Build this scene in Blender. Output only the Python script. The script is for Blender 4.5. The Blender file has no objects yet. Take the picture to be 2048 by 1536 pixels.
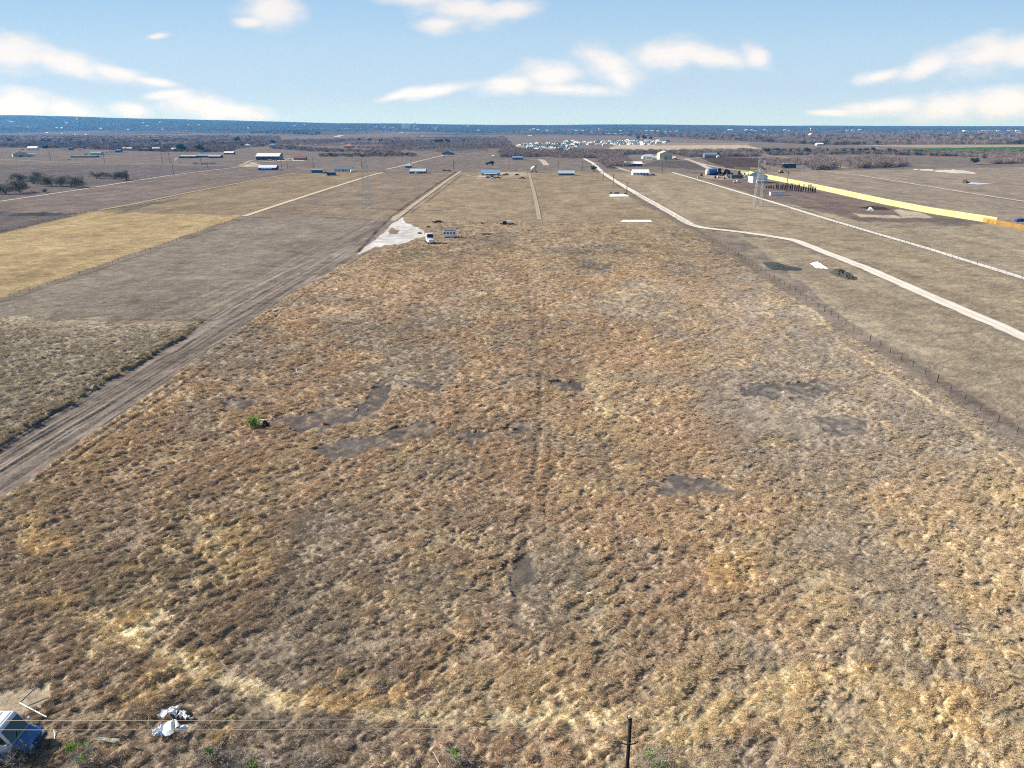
import bpy, math, random
import numpy as np
from mathutils import Vector, Matrix, Euler

R = math.radians
SC = bpy.context.scene
COL = SC.collection
RNG = random.Random(7)

# ----------------------------------------------------------------- camera
H, FPX, V0 = 50.0, 1420.0, 253.0
PIT = math.atan((768 - V0) / FPX)
CP, SP = math.cos(PIT), math.sin(PIT)
cam_d = bpy.data.cameras.new('camera')
cam = bpy.data.objects.new('camera', cam_d)
COL.objects.link(cam)
cam.location = (0, 0, H)
cam.rotation_euler = (R(90) - PIT, 0, 0)
cam_d.sensor_width = 36
cam_d.lens = 36 * FPX / 2048
cam_d.clip_start = 0.5
cam_d.clip_end = 60000
SC.camera = cam

def ray(u, v):
    x = (u - 1024) / FPX
    y = -(v - 768) / FPX
    return Vector((x, CP + y * SP, -SP + y * CP))

def G(u, v, z=0.0):
    """the point of the plain (height z) that the photograph shows at u, v"""
    d = ray(u, v)
    t = (H - z) / -d.z
    return Vector((d.x * t, d.y * t, z))

def depth(p):
    return p.y * CP + (H - p.z) * SP

def ppm(u, v):
    """pixels of the photograph per metre at a point of the plain"""
    return FPX / depth(G(u, v))

def proj(x, y, z=0.0):
    dz = z - H
    dep = y * CP - dz * SP
    dep = np.maximum(dep, 0.5)
    up = y * SP + dz * CP
    return 1024 + FPX * x / dep, 768 - FPX * up / dep

# ----------------------------------------------------------------- light
SUN_EL, SUN_AZ = R(31), R(-76)          # azimuth from +Y towards +X
sund = Vector((math.sin(SUN_AZ) * math.cos(SUN_EL), math.cos(SUN_AZ) * math.cos(SUN_EL), math.sin(SUN_EL)))
ld = bpy.data.lights.new('sun', 'SUN')
ld.energy = 4.8
ld.angle = R(0.53)
ld.color = (1.0, 0.93, 0.82)
sun = bpy.data.objects.new('sun', ld)
COL.objects.link(sun)
sun.rotation_euler = (-sund).to_track_quat('-Z', 'Y').to_euler()
sun.location = (-200, 60, 200)

SC.view_settings.view_transform = 'Standard'
SC.view_settings.look = 'None'
EXPO = 0.95
SC.view_settings.exposure = EXPO
SC.view_settings.gamma = 1
SC.cycles.use_denoising = False
SC.cycles.filter_width = 1.1

# ----------------------------------------------------------------- sky with clouds
class NT:
    def __init__(self, tree):
        self.t = tree
    def n(self, typ, ins=None, **props):
        nd = self.t.nodes.new(typ)
        for k, v in props.items():
            setattr(nd, k, v)
        for k, v in (ins or {}).items():
            s = nd.inputs[k]
            if isinstance(v, bpy.types.NodeSocket):
                self.t.links.new(v, s)
            else:
                s.default_value = v
        return nd
    def math(self, op, a, b=0.0, c=0.0, clamp=False):
        nd = self.n('ShaderNodeMath', {0: a, 1: b, 2: c}, operation=op)
        nd.use_clamp = clamp
        return nd.outputs[0]
    def smooth(self, x, e0, e1):
        nd = self.n('ShaderNodeMapRange', {'Value': x, 'From Min': e0, 'From Max': e1}, interpolation_type='SMOOTHSTEP')
        return nd.outputs[0]
    def mix(self, f, a, b, blend='MIX'):
        nd = self.n('ShaderNodeMix', data_type='RGBA', blend_type=blend)
        for k, v in ((0, f), (6, a), (7, b)):
            if isinstance(v, bpy.types.NodeSocket):
                self.t.links.new(v, nd.inputs[k])
            else:
                nd.inputs[k].default_value = v
        return nd.outputs[2]

world = bpy.data.worlds.new('World')
SC.world = world
world.use_nodes = True
wt = NT(world.node_tree)
wt.t.nodes.clear()
sky = wt.n('ShaderNodeTexSky', sky_type='NISHITA', sun_disc=False, sun_elevation=SUN_EL, sun_rotation=SUN_AZ % (2 * math.pi),
           altitude=200, air_density=1.0, dust_density=0.6, ozone_density=1.6)
tc = wt.n('ShaderNodeTexCoord').outputs['Generated']
sep = wt.n('ShaderNodeSeparateXYZ', {0: tc})
yy = wt.math('MAXIMUM', sep.outputs[1], 0.05)
gx = wt.math('DIVIDE', sep.outputs[0], yy)
gz = wt.math('DIVIDE', sep.outputs[2], yy)
gv = wt.n('ShaderNodeCombineXYZ', {0: gx, 1: gz, 2: 0.0}).outputs[0]
# slow and fine billows that break up the outline of every cloud
nA = wt.n('ShaderNodeTexNoise', {'Vector': wt.n('ShaderNodeMapping', {'Vector': gv, 'Scale': (1, 2.2, 1)}).outputs[0], 'Scale': 16.0, 'Detail': 6.0, 'Roughness': 0.55})
nB = wt.n('ShaderNodeTexNoise', {'Vector': wt.n('ShaderNodeMapping', {'Vector': gv, 'Scale': (1, 1.6, 1), 'Location': (3, 1, 0)}).outputs[0], 'Scale': 5.0, 'Detail': 3.0, 'Roughness': 0.5})
CLOUDS = [  # centre u, v, half width, half height (photograph px), tilt in degrees
    (20, 108, 130, 46, 2), (130, 124, 120, 34, 8), (235, 146, 105, 22, 12), (300, 162, 70, 12, 8),
    (40, 212, 150, 38, 2), (130, 216, 90, 28, 10), (400, 212, 120, 32, 5), (470, 222, 95, 24, 8), (265, 220, 60, 20, 0), (330, 190, 70, 12, -6),
    (540, 20, 78, 40, 0), (500, 44, 40, 14, 0), (310, 73, 34, 8, -8),
    (830, -4, 120, 22, 4), (930, 20, 130, 34, 4), (1020, 17, 80, 26, -3), (880, 48, 60, 20, 0),
    (870, 182, 110, 14, -8), (795, 192, 60, 10, -14), (1020, 168, 100, 24, -6), (1100, 150, 80, 36, 0), (1130, 178, 110, 18, 3),
    (1230, 134, 90, 42, 20), (1330, 110, 130, 36, 0), (1420, 116, 90, 30, 5), (1235, 152, 50, 20, 30), (1515, 112, 44, 26, 18),
    (1760, 152, 80, 16, -14), (1850, 132, 80, 24, -14), (1970, 110, 110, 44, -10), (2060, 100, 100, 50, 0),
    (1760, 214, 100, 20, -4), (1900, 216, 90, 30, -4), (2010, 210, 120, 40, -2), (1660, 226, 60, 8, 0),
]
acc = None
for (u, v, a, b, t) in CLOUDS:
    d0 = ray(u, v)
    c = (d0.x / d0.y, d0.z / d0.y)
    mp = wt.n('ShaderNodeMapping', {'Vector': gv, 'Location': (c[0], c[1], 0), 'Rotation': (0, 0, R(-t)),
                                    'Scale': (a / FPX / d0.y, b / FPX / d0.y, 1)}, vector_type='TEXTURE')
    ln = wt.n('ShaderNodeVectorMath', {0: mp.outputs[0]}, operation='LENGTH').outputs['Value']
    acc = ln if acc is None else wt.math('SMOOTH_MIN', acc, ln, 0.25)
fld = wt.math('SUBTRACT', 1.0, acc)
fld = wt.math('MULTIPLY_ADD', wt.math('SUBTRACT', nA.outputs[0], 0.5), 1.5, fld)
fld = wt.math('MULTIPLY_ADD', wt.math('SUBTRACT', nB.outputs[0], 0.5), 0.7, fld)
alpha = wt.math('MULTIPLY', wt.smooth(fld, -0.16, 0.75), wt.smooth(gz, -0.01, 0.012))
alpha = wt.math('MULTIPLY', alpha, 0.93)
core = wt.smooth(fld, 0.1, 1.0)
ccol = wt.mix(core, (0.455, 0.445, 0.445, 1), (0.505, 0.48, 0.462, 1))
skyb = wt.n('ShaderNodeVectorMath', {0: sky.outputs[0], 'Scale': 0.052}, operation='SCALE').outputs[0]
# winter air near the rim of the plain: pale and bluish rather than the clear-sky yellow
el = wt.n('ShaderNodeValToRGB', {0: wt.math('MULTIPLY', gz, 3.0)})
cr = el.color_ramp
RAMP = ((0.0, (212, 240, 253)), (.05, (207, 234, 251)), (.13, (198, 224, 248)), (.30, (188, 219, 245)), (.55, (156, 199, 239)), (1.0, (96, 156, 222)))
while len(cr.elements) < len(RAMP): cr.elements.new(.5)
for e_, (p_, c_) in zip(cr.elements, RAMP): e_.position = p_
for e_, (p_, c_) in zip(cr.elements, RAMP):
    e_.color = (*[((q / 255 + 0.055) / 1.055) ** 2.4 / 2 ** EXPO for q in c_], 1)
skyc = wt.mix(wt.math('MULTIPLY', wt.smooth(gz, 1.2, .15), .9), skyb, el.outputs[0])
ccol = wt.n('ShaderNodeVectorMath', {0: ccol, 'Scale': wt.math('MULTIPLY_ADD', wt.smooth(gz, .14, .0), .14, 1.0)}, operation='SCALE').outputs[0]
final = wt.mix(alpha, skyc, ccol)
bg = wt.n('ShaderNodeBackground', {'Color': final, 'Strength': 1.0})
wt.n('ShaderNodeOutputWorld', {'Surface': bg.outputs[0]})

# ----------------------------------------------------------------- numpy noise
def _h(ix, iy, seed):
    h = (ix.astype(np.int64) * 374761393 + iy.astype(np.int64) * 668265263 + seed * 974634541) & 0xFFFFFFFF
    h = ((h ^ (h >> 13)) * 1274126177) & 0xFFFFFFFF
    h = h ^ (h >> 16)
    return (h & 0xFFFF).astype(np.float32) / 65535.0

def vn(x, y, seed=0):
    """value noise, -1..1"""
    xi, yi = np.floor(x), np.floor(y)
    fx, fy = (x - xi).astype(np.float32), (y - yi).astype(np.float32)
    fx = fx * fx * (3 - 2 * fx)
    fy = fy * fy * (3 - 2 * fy)
    xi = xi.astype(np.int64); yi = yi.astype(np.int64)
    a = _h(xi, yi, seed); b = _h(xi + 1, yi, seed); c = _h(xi, yi + 1, seed); d = _h(xi + 1, yi + 1, seed)
    return ((a + (b - a) * fx) * (1 - fy) + (c + (d - c) * fx) * fy) * 2 - 1

def fbm(x, y, seed=0, oct=3, gain=0.5):
    s = 0; a = 1.0; t = 0
    for k in range(oct):
        s = s + a * vn(x * (2 ** k) + 17.3 * k, y * (2 ** k) - 9.1 * k, seed + k)
        t += a; a *= gain
    return s / t

def sstep(e0, e1, x):
    t = np.clip((x - e0) / (e1 - e0), 0, 1)
    return t * t * (3 - 2 * t)

def inpoly(u, v, poly):
    us = [p[0] for p in poly]; vs = [p[1] for p in poly]
    ok = (u >= min(us)) & (u <= max(us)) & (v >= min(vs)) & (v <= max(vs))
    idx = np.nonzero(ok)[0]
    m = np.zeros(u.shape, bool)
    if len(idx) == 0:
        return m
    uu, vv = u[idx], v[idx]
    r = np.zeros(len(idx), bool)
    n = len(poly)
    for i in range(n):
        (x1, y1), (x2, y2) = poly[i], poly[(i + 1) % n]
        if y1 == y2:
            continue
        cr = ((y1 > vv) != (y2 > vv)) & (uu < (x2 - x1) * (vv - y1) / (y2 - y1) + x1)
        r ^= cr
    m[idx] = r
    return m

def dist_line(x, y, pts, reach):
    """distance in metres to a polyline of world points (reach limits the work); also arc length"""
    d = np.full(x.shape, 1e6, np.float32)
    for (a, b) in zip(pts[:-1], pts[1:]):
        lo = (min(a[0], b[0]) - reach, min(a[1], b[1]) - reach); hi = (max(a[0], b[0]) + reach, max(a[1], b[1]) + reach)
        idx = np.nonzero((x > lo[0]) & (x < hi[0]) & (y > lo[1]) & (y < hi[1]))[0]
        if len(idx) == 0:
            continue
        px, py = x[idx] - a[0], y[idx] - a[1]
        dx, dy = b[0] - a[0], b[1] - a[1]
        t = np.clip((px * dx + py * dy) / (dx * dx + dy * dy + 1e-9), 0, 1)
        d[idx] = np.minimum(d[idx], np.hypot(px - t * dx, py - t * dy))
    return d

def W(pts):
    return [tuple(G(u, v)[:2]) for (u, v) in pts]

def lin(c):
    c = np.asarray(c, float) / 255.0
    return np.where(c <= 0.04045, c / 12.92, ((c + 0.055) / 1.055) ** 2.4)

KA = 0.62     # display value -> surface colour under this sun and exposure
def alb(r, g, b, k=1.0):
    return np.minimum(lin((r, g, b)) * KA * k, 0.85)
# ----------------------------------------------------------------- what grows where
# (outline in the photograph, colour, height of the growth in metres)
ZONES = [
    ([(-400, 250), (2500, 250), (2500, 349), (-400, 349)], (141, 129, 121), .10),
    ([(-400, 330), (520, 331), (340, 352), (0, 403), (-400, 470)], (126, 117, 115), .08),
    ([(-400, 470), (0, 404), (345, 352), (592, 346), (205, 419), (-400, 500)], (141, 127, 119), .10),
    ([(-400, 520), (0, 431), (160, 431), (180, 425), (0, 466), (-400, 560)], (122, 114, 110), .08),
    ([(180, 424), (592, 347), (700, 344), (765, 345), (490, 432), (300, 440)], (164, 145, 115), .10),
    ([(-400, 555), (0, 466), (180, 424), (240, 425), (490, 431), (0, 598), (-400, 740)], (196, 170, 120), .12),
    ([(-400, 740), (0, 598), (490, 433), (775, 442), (700, 522), (430, 640), (0, 632), (-400, 640)], (154, 142, 127), .14),
    ([(490, 433), (765, 347), (915, 345), (785, 443)], (157, 140, 119), .12),
    ([(-400, 660), (0, 630), (430, 640), (330, 700), (0, 892), (-400, 1120)], (190, 174, 148), .46),
    ([(800, 437), (922, 345), (1200, 345), (1390, 457), (1300, 500), (830, 500)], (174, 153, 122), .22),
    ([(1205, 345), (1345, 345), (2048, 557), (2500, 690), (2500, 850), (2048, 677), (1650, 507), (1590, 480), (1385, 450)], (176, 158, 130), .12),
    ([(1390, 455), (1590, 485), (1650, 510), (2048, 680), (2500, 870), (2500, 1130), (2048, 860), (1740, 680)], (171, 155, 130), .12),
    ([(1392, 350), (1500, 352), (1992, 448), (1730, 442), (1560, 407)], (138, 121, 112), .05),
    ([(1560, 405), (1740, 446), (1992, 449), (2048, 460), (2500, 550), (2500, 690), (2048, 556)], (176, 160, 134), .14),
    ([(1490, 345), (2500, 325), (2500, 540), (2048, 457), (1992, 446)], (166, 151, 133), .10),
    ([(1395, 313), (1520, 316), (1530, 341), (1455, 337)], (98, 83, 77), .05),
    ([(1310, 321), (1390, 321), (1415, 340), (1280, 332)], (112, 105, 100), .05),
    ([(1205, 350), (1250, 368), (1290, 393), (1340, 420), (1325, 425), (1240, 375)], (150, 134, 112), .1),
    ([(1208, 298), (1240, 289), (1480, 288), (1525, 297), (1480, 301), (1400, 302), (1300, 303), (1240, 303)], (205, 190, 164), .03),
    ([(1300, 286), (1500, 286), (1500, 290), (1310, 291)], (172, 150, 122), .03),
    ([(1700, 425), (1740, 430), (1790, 431), (1808, 436), (1790, 421), (1800, 419), (1835, 424), (1868, 436), (1810, 437), (1760, 436), (1715, 433)], (206, 190, 165), .02),
    ([(1715, 415), (1740, 412), (1760, 413), (1787, 419), (1760, 421), (1735, 418)], (78, 70, 68), .05),
    ([(1826, 338), (1836, 338), (1836, 340), (1826, 340)], (232, 224, 210), .02),
    ([(1842, 338), (1868, 339), (1864, 342), (1842, 341)], (232, 224, 210), .02),
    ([(1868, 341), (1895, 340), (1905, 338), (1912, 341), (1930, 341), (1952, 346), (1945, 348), (1905, 346), (1870, 343)], (232, 224, 210), .02),
    ([(985, 343), (1054, 345), (1056, 352), (1000, 351)], (200, 178, 142), .02),
    ([(955, 350), (985, 352), (985, 357), (950, 357)], (206, 194, 174), .02),
    ([(1405, 349), (1470, 352), (1500, 358), (1440, 360), (1400, 355)], (186, 168, 152), .02),
    ([(1290, 312), (1352, 312), (1352, 319), (1290, 319)], (222, 208, 188), .02),
    ([(545, 318), (610, 316), (612, 322), (545, 322)], (206, 196, 182), .02),
    ([(480, 328), (520, 330), (520, 334), (480, 334)], (212, 200, 184), .02),
    ([(1800, 298), (2048, 293), (2500, 292), (2500, 306), (2048, 305), (1860, 304)], (66, 124, 62), .06),
    ([(1590, 299), (1700, 296), (1740, 300), (1690, 303), (1600, 303)], (104, 122, 82), .06),
    ([(1700, 290), (2300, 290), (2300, 293), (1840, 295)], (186, 168, 132), .06),
]
MAIN = [(-400, 1260), (0, 1005), (300, 790), (560, 602), (700, 523), (830, 475), (900, 440), (1385, 457), (1500, 536), (1740, 690), (2048, 872), (2500, 1150), (2500, 1700), (-400, 1700)]
STRIP = [(-400, 1130), (0, 892), (330, 697), (415, 641), (520, 570), (640, 505), (745, 440), (800, 437), (702, 521), (560, 601), (300, 785), (0, 1003), (-400, 1250)]
BARE = [  # bare grey soil showing between the grass
    [(752, 768), (800, 748), (775, 800), (765, 838), (700, 858), (590, 862), (530, 850), (540, 838), (600, 832), (650, 815), (700, 812), (735, 800)],
    [(622, 905), (655, 890), (745, 868), (860, 838), (885, 850), (850, 880), (760, 895), (700, 922), (640, 918)],
    [(820, 762), (890, 768), (880, 782), (830, 783)],
    [(900, 870), (960, 862), (990, 872), (930, 892)],
    [(1470, 770), (1640, 762), (1700, 785), (1600, 802), (1500, 798)],
    [(1622, 826), (1690, 830), (1745, 848), (1720, 872), (1660, 868)],
    [(1095, 760), (1165, 766), (1160, 785), (1115, 790)],
    [(1000, 1118), (1050, 1108), (1085, 1150), (1060, 1170), (1030, 1200), (1015, 1150)],
    [(1150, 520), (1225, 526), (1215, 545), (1170, 538)],
    [(1300, 958), (1420, 950), (1470, 985), (1350, 1000)],
    [(440, 800), (520, 790), (500, 815), (450, 818)],
    [(1000, 850), (1060, 840), (1070, 865), (1020, 872)],
]
DARK = [  # patches of darker ground
    ([(1395, 452), (1480, 456), (1500, 466), (1420, 462)], (96, 92, 92)),
    ([(1395, 462), (1480, 470), (1560, 530), (1700, 640), (1640, 610), (1470, 500)], (132, 121, 115)),
    ([(1490, 466), (1530, 472), (1528, 477), (1495, 473)], (92, 86, 82)),
    ([(-50, 424), (60, 425), (155, 428), (120, 433), (-50, 431)], (56, 70, 84)),
    ([(215, 420), (300, 405), (370, 393), (345, 402), (250, 423)], (118, 112, 108)),
    ([(1750, 450), (1900, 444), (1950, 452), (1760, 456)], (128, 118, 108)),
    ([(1700, 437), (1900, 436), (1990, 447), (1860, 444), (1720, 443)], (124, 114, 106)),
]
# worn lines across the fields: (points, half width in m, colour, strength, depth)
WORN = [
    ([(1075, 545), (1068, 650), (1079, 750), (1078, 880), (1066, 960), (1060, 1010), (1042, 1100), (1030, 1260)], .42, (124, 108, 90), .6, .3),
    ([(1092, 560), (1086, 650), (1098, 750), (1100, 880), (1096, 960), (1092, 1010)], .3, (130, 114, 96), .45, .3),
    ([(1055, 545), (1062, 640), (1066, 700), (1062, 760)], .4, (150, 130, 108), .6, .4),
    ([(735, 505), (600, 595), (480, 690), (262, 842), (150, 920), (60, 985)], .35, (108, 94, 78), .85, .5),
    ([(715, 505), (585, 590), (462, 682), (240, 842), (130, 920), (40, 985)], .30, (120, 104, 84), .7, .5),
    ([(912, 344), (884, 362), (850, 385), (817, 408), (786, 431), (760, 455), (715, 505)], .7, (66, 58, 52), .95, .2),
    ([(926, 347), (903, 366), (876, 387), (848, 408), (822, 426)], .7, (120, 104, 88), .8, .2),
    ([(430, 641), (250, 640), (150, 640)], .5, (104, 94, 84), .7, .3),
    ([(490, 434), (640, 434), (740, 440)], 1.2, (112, 100, 90), .8, .1),
    ([(560, 428), (700, 430), (780, 430)], .9, (120, 106, 92), .6, .1),
    ([(1070, 385), (1220, 386)], 1.4, (124, 108, 90), .7, .1),
    ([(1070, 367), (1210, 367)], 1.4, (138, 122, 100), .6, .1),
    ([(1370, 447), (1560, 449), (1700, 443)], 1.0, (124, 110, 92), .6, .2),
    ([(1450, 385), (1560, 402)], 1.2, (112, 100, 92), .6, .1),
    ([(1240, 437), (1290, 437)], 1.0, (118, 102, 86), .6, .1),
    ([(0, 600), (160, 548), (330, 490), (490, 434)], 2.2, (150, 136, 118), .7, .1),
    ([(0, 606), (160, 553), (330, 495), (492, 437)], .7, (112, 102, 92), .7, .1),
    ([(0, 467), (120, 438), (200, 421)], 1.2, (128, 112, 88), .6, .0),
    ([(615, 722), (560, 745)], .5, (92, 80, 66), .7, .4),
    ([(640, 718), (800, 640), (840, 585)], .35, (128, 110, 88), .6, .4),
    ([(1455, 690), (1780, 735), (1900, 800)], .5, (150, 132, 108), .4, .1),
]
TRAILS = [([(1335, 1462), (1430, 1432), (1520, 1390), (1600, 1347), (1700, 1342), (1780, 1382), (1830, 1440), (1850, 1500)], 1.0), ([(1330, 1490), (1420, 1470), (1500, 1425), (1570, 1385)], .7),
          ([(120, 1225), (190, 1238), (300, 1300), (420, 1345), (560, 1402), (700, 1425), (900, 1440), (1100, 1442), (1262, 1436), (1340, 1460)], .8), ([(190, 1300), (280, 1260), (300, 1240)], 1.0),
          ([(360, 1172), (440, 1160), (530, 1112), (560, 1092)], .5), ([(395, 1150), (430, 1110), (440, 1072)], .45), ([(200, 1275), (270, 1262), (300, 1258)], .5), ([(1100, 1440), (1240, 1425), (1330, 1430)], .8),
          ([(1620, 610), (1680, 690), (1760, 740), (1850, 800), (1950, 870), (2060, 960)], .45), ([(1600, 612), (1640, 650)], .5)]
TRAILW = [(W(p), w) for p, w in TRAILS]
WORNW = [(W(p), w, lin(c) * KA, s, dp) for (p, w, c, s, dp) in WORN]
FENCE_PX = [(1262, 392), (1385, 459), (1440, 489), (1505, 531), (1590, 585), (1740, 682), (1850, 748), (1960, 822), (2075, 896)]
FENCEW = W(FENCE_PX)
BERMW = W([(-300, 1075), (0, 887), (200, 768), (330, 694), (405, 644)])

def terrain(x, y):
    """height of the rolling rim of the plain"""
    t = x / np.maximum(y, 1)
    prof = np.interp(1024 + FPX * t / CP * .94, [-600, 0, 150, 300, 500, 700, 900, 1100, 1250, 1500, 1800, 2048, 2700],
                     [215, 212, 204, 178, 140, 100, 82, 72, 82, 62, 58, 52, 48])
    hills = prof * sstep(6000, 12500, y) * (1 + .06 * fbm(t * 9, y / 2500, 251, 3))
    hills = hills + 20 * fbm(x / 1600, y / 1600, 261, 3) * sstep(4000, 8000, y) * (prof / 120)
    return np.where(y > 3500, hills, 0)

def GT(u, v):
    """the point of the land that the photograph shows at u, v, hills included"""
    d = ray(u, v)
    s_ = np.geomspace(1500, 14000, 1500)
    X, Y, Z = d.x * s_, d.y * s_, H + d.z * s_
    hit = np.nonzero(Z <= terrain(X, Y))[0]
    if len(hit) == 0 or hit[0] == 0:
        return G(u, max(v, 258))
    j = hit[0]
    return Vector((X[j], Y[j], float(terrain(X[j:j + 1], Y[j:j + 1])[0])))

BRUSH = [  # outline, trees per photograph pixel squared at 6 px height, height m, share of dark ones
    ([(-60, 271), (560, 271), (565, 290), (420, 303), (330, 304), (180, 299), (60, 296), (-60, 294)], 5.5, .10),
    ([(380, 286), (470, 288), (470, 303), (400, 305), (370, 300)], 6, .05),
    ([(560, 279), (1010, 272), (1030, 300), (1010, 306), (900, 306), (860, 302), (760, 300), (640, 292), (565, 290)], 5.5, .06),
    ([(540, 290), (680, 300), (800, 304), (800, 309), (620, 303), (540, 297)], 5, .08),
    ([(640, 310), (830, 308), (832, 314), (640, 314)], 4, .3),
    ([(1000, 292), (1060, 302), (1200, 303), (1245, 303), (1245, 316), (1180, 317), (1130, 317), (1090, 314), (1000, 315)], 6.5, .05),
    ([(1205, 304), (1330, 304), (1500, 301), (1525, 306), (1520, 313), (1380, 315), (1345, 308), (1300, 308), (1205, 313)], 6.5, .10),
    ([(1190, 313), (1225, 315), (1245, 330), (1215, 338), (1200, 325)], 6.5, .03),
    ([(1228, 316), (1255, 320), (1262, 333), (1240, 334)], 6, .03),
    ([(1525, 300), (1640, 299), (1700, 301), (1900, 304), (2060, 303), (2060, 313), (1900, 313), (1700, 309), (1540, 311)], 5, .25),
    ([(1616, 318), (1640, 316), (1668, 324), (1668, 339), (1622, 340)], 7, .03),
    ([(1696, 322), (1740, 318), (1806, 324), (1808, 334), (1705, 338)], 7, .08),
    ([(1880, 306), (2060, 308), (2060, 316), (1960, 315), (1880, 312)], 5, .1),
    ([(1972, 317), (2010, 314), (2044, 318), (2044, 327), (1978, 329)], 6.5, .05),
    ([(1500, 320), (1600, 318), (1620, 330), (1540, 332)], 3.5, .02),
    ([(-60, 262), (300, 262), (560, 262), (900, 265), (1100, 268), (1300, 274), (1500, 283), (1650, 290), (2100, 288), (2100, 262), (1500, 262), (900, 261), (400, 256), (-60, 256)], 8, .25),
    ([(500, 260), (640, 262), (640, 270), (500, 268)], 8, .6),
]

ROADS = []   # filled by the roads below so that growth keeps off them

def field(x, y, cell):
    """colour, height of growth and lie of the land at points of the plain"""
    n = x.shape[0]
    wr = 0.6 + y * 0.004
    xw = x + fbm(x / (wr * 2.5), y / (wr * 5), 11, 3) * wr
    yw = y + fbm(x / (wr * 2.5), y / (wr * 5), 21, 3) * wr * 2.2
    u, v = proj(xw, np.maximum(yw, 5.0))
    u0, v0 = proj(x, np.maximum(y, 5.0))
    col = np.tile(lin((158, 139, 114)) * KA, (n, 1)).astype(np.float32)
    hg = np.full(n, .14, np.float32)
    soft = 14 * fbm(x / 9, y / 14, 13, 3)
    for poly, c, h in ZONES:
        m = inpoly(u, v, poly) if h != .46 else inpoly(u, v + soft - 6, poly)
        col[m] = lin(c) * KA
        hg[m] = h if h != .46 else h * (.45 + .55 * sstep(640, 720, v[m])) 
    wo = fbm(x / 130, y / 330, 503, 3)
    for poly, hm, dk in BRUSH:
        m = inpoly(u0, v0, poly) & (v0 < 330) & (v0 > 254)
        k = sstep(-.35, .15, wo[m] + .25 * fbm(x[m] / 30, y[m] / 60, 505, 3))[:, None] * (.95 if hm > 4.2 else .6)
        col[m] += (lin((98, 97, 99)) * KA - col[m]) * k
    # the big field: patches of warm stalks, straw and grey growth
    m = inpoly(u, v, MAIN)
    i = np.nonzero(m)[0]
    X, Y, U, V = x[i], y[i], u0[i], v0[i]
    warm, straw, grey, dark, gold = [lin(c) * KA * 1.8 for c in ((164, 139, 110), (179, 160, 123), (143, 131, 116), (131, 116, 96), (182, 158, 114))]
    p1 = fbm(X / 9, Y / 13, 31, 4)
    p2 = fbm(X / 5, Y / 6, 41, 4)
    p3 = fbm(X / 22, Y / 34, 51, 3)
    c = np.tile(warm, (len(i), 1))
    def blend(c, tgt, w):
        return c + (tgt - c) * np.clip(w, 0, 1)[:, None]
    rt = sstep(1150, 1900, U) * sstep(700, 1100, V)
    lf = sstep(1050, 350, U) * sstep(760, 1150, V)
    c = blend(c, straw, sstep(.0, .55, p1) * .75 + rt * .6)
    gm = sstep(1340, 1520, U) * sstep(1000, 880, V) * sstep(470, 560, V)
    c = blend(c, grey, np.maximum(sstep(.05, .45, p3) * .75, gm * (.9 + .5 * p1)))
    c = blend(c, dark, lf * (.62 + .5 * p2) + sstep(.12, .5, -p2) * .35)
    c = blend(c, grey, sstep(.1, .5, fbm(X / 14, Y / 14, 61, 3)) * .5)
    c = blend(c, gold, sstep(.22, .5, p2) * (.35 + .4 * lf + .2 * rt))
    far = sstep(600, 470, V)
    c = blend(c, lin((166, 145, 115)) * KA * 1.15, far * .7)
    c = blend(c, lin((138, 124, 112)) * KA, far * sstep(.1, .5, p3) * .5)
    col[i] = c
    hg[i] = (.46 + .22 * p2 - .10 * sstep(.1, .5, p3)) * (1 - .35 * gm)
    # where the straw lies thick near the bottom right
    for poly in ([(1330, 1440), (1600, 1330), (1760, 1340), (1700, 1380), (1560, 1400), (1420, 1480), (1330, 1470)],
                 [(1780, 1380), (1950, 1380), (1960, 1480), (1860, 1536), (1800, 1500)],
                 [(1400, 1130), (1510, 1110), (1510, 1190), (1420, 1190)], [(560, 1390), (800, 1380), (820, 1420), (560, 1430)],
                 [(200, 1240), (300, 1220), (290, 1290), (200, 1290)], [(30, 1040), (90, 1040), (150, 1110), (40, 1110)]):
        mm = inpoly(u, v, poly)
        col[mm] = col[mm] * .25 + lin((205, 176, 124)) * KA * 1.15
        hg[mm] *= 1.15
    # bare soil
    wb = .5 + y * .006
    ub, vb = proj(x + fbm(x / wb / 2, y / wb / 3, 71, 3) * wb * 1.2, np.maximum(y + fbm(x / wb / 2, y / wb / 3, 81, 3) * wb * 2.6, 5.0))
    soil = lin((110, 104, 102)) * KA
    for poly in BARE:
        mm = inpoly(ub, vb, poly) & (fbm(x / 1.6, y / 2.6, 91, 4) < .46)
        kk = np.clip(.86 + .8 * fbm(x[mm] / .9, y[mm] / 1.3, 95, 4) + .5 * fbm(x[mm] / 4, y[mm] / 6, 97, 3), .0, .97)[:, None]
        col[mm] = col[mm] * (1 - kk) + soil * kk
        hg[mm] = .20 - .18 * kk[:, 0]
    for poly, c in DARK:
        mm = inpoly(ub, vb, poly)
        kk = np.clip(.6 + .8 * fbm(x[mm] / 5, y[mm] / 9, 99, 3), 0, .9)[:, None]
        col[mm] = col[mm] * (1 - kk) + lin(c) * KA * kk
        hg[mm] *= .5
    pad = inpoly(ub, vb, [(700, 521), (722, 497), (738, 478), (758, 462), (778, 440), (796, 430), (803, 431), (805, 440), (820, 451), (845, 461), (850, 470), (836, 478), (800, 488), (765, 490), (730, 506)])
    pad &= ~inpoly(ub, vb, [(771, 462), (784, 455), (801, 461), (798, 467), (776, 467)])
    col[pad] = lin((232, 229, 226)) * KA * (1 + .12 * fbm(x[pad] / 2, y[pad] / 6, 93, 3))[:, None]
    hg[pad] = .02
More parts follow.
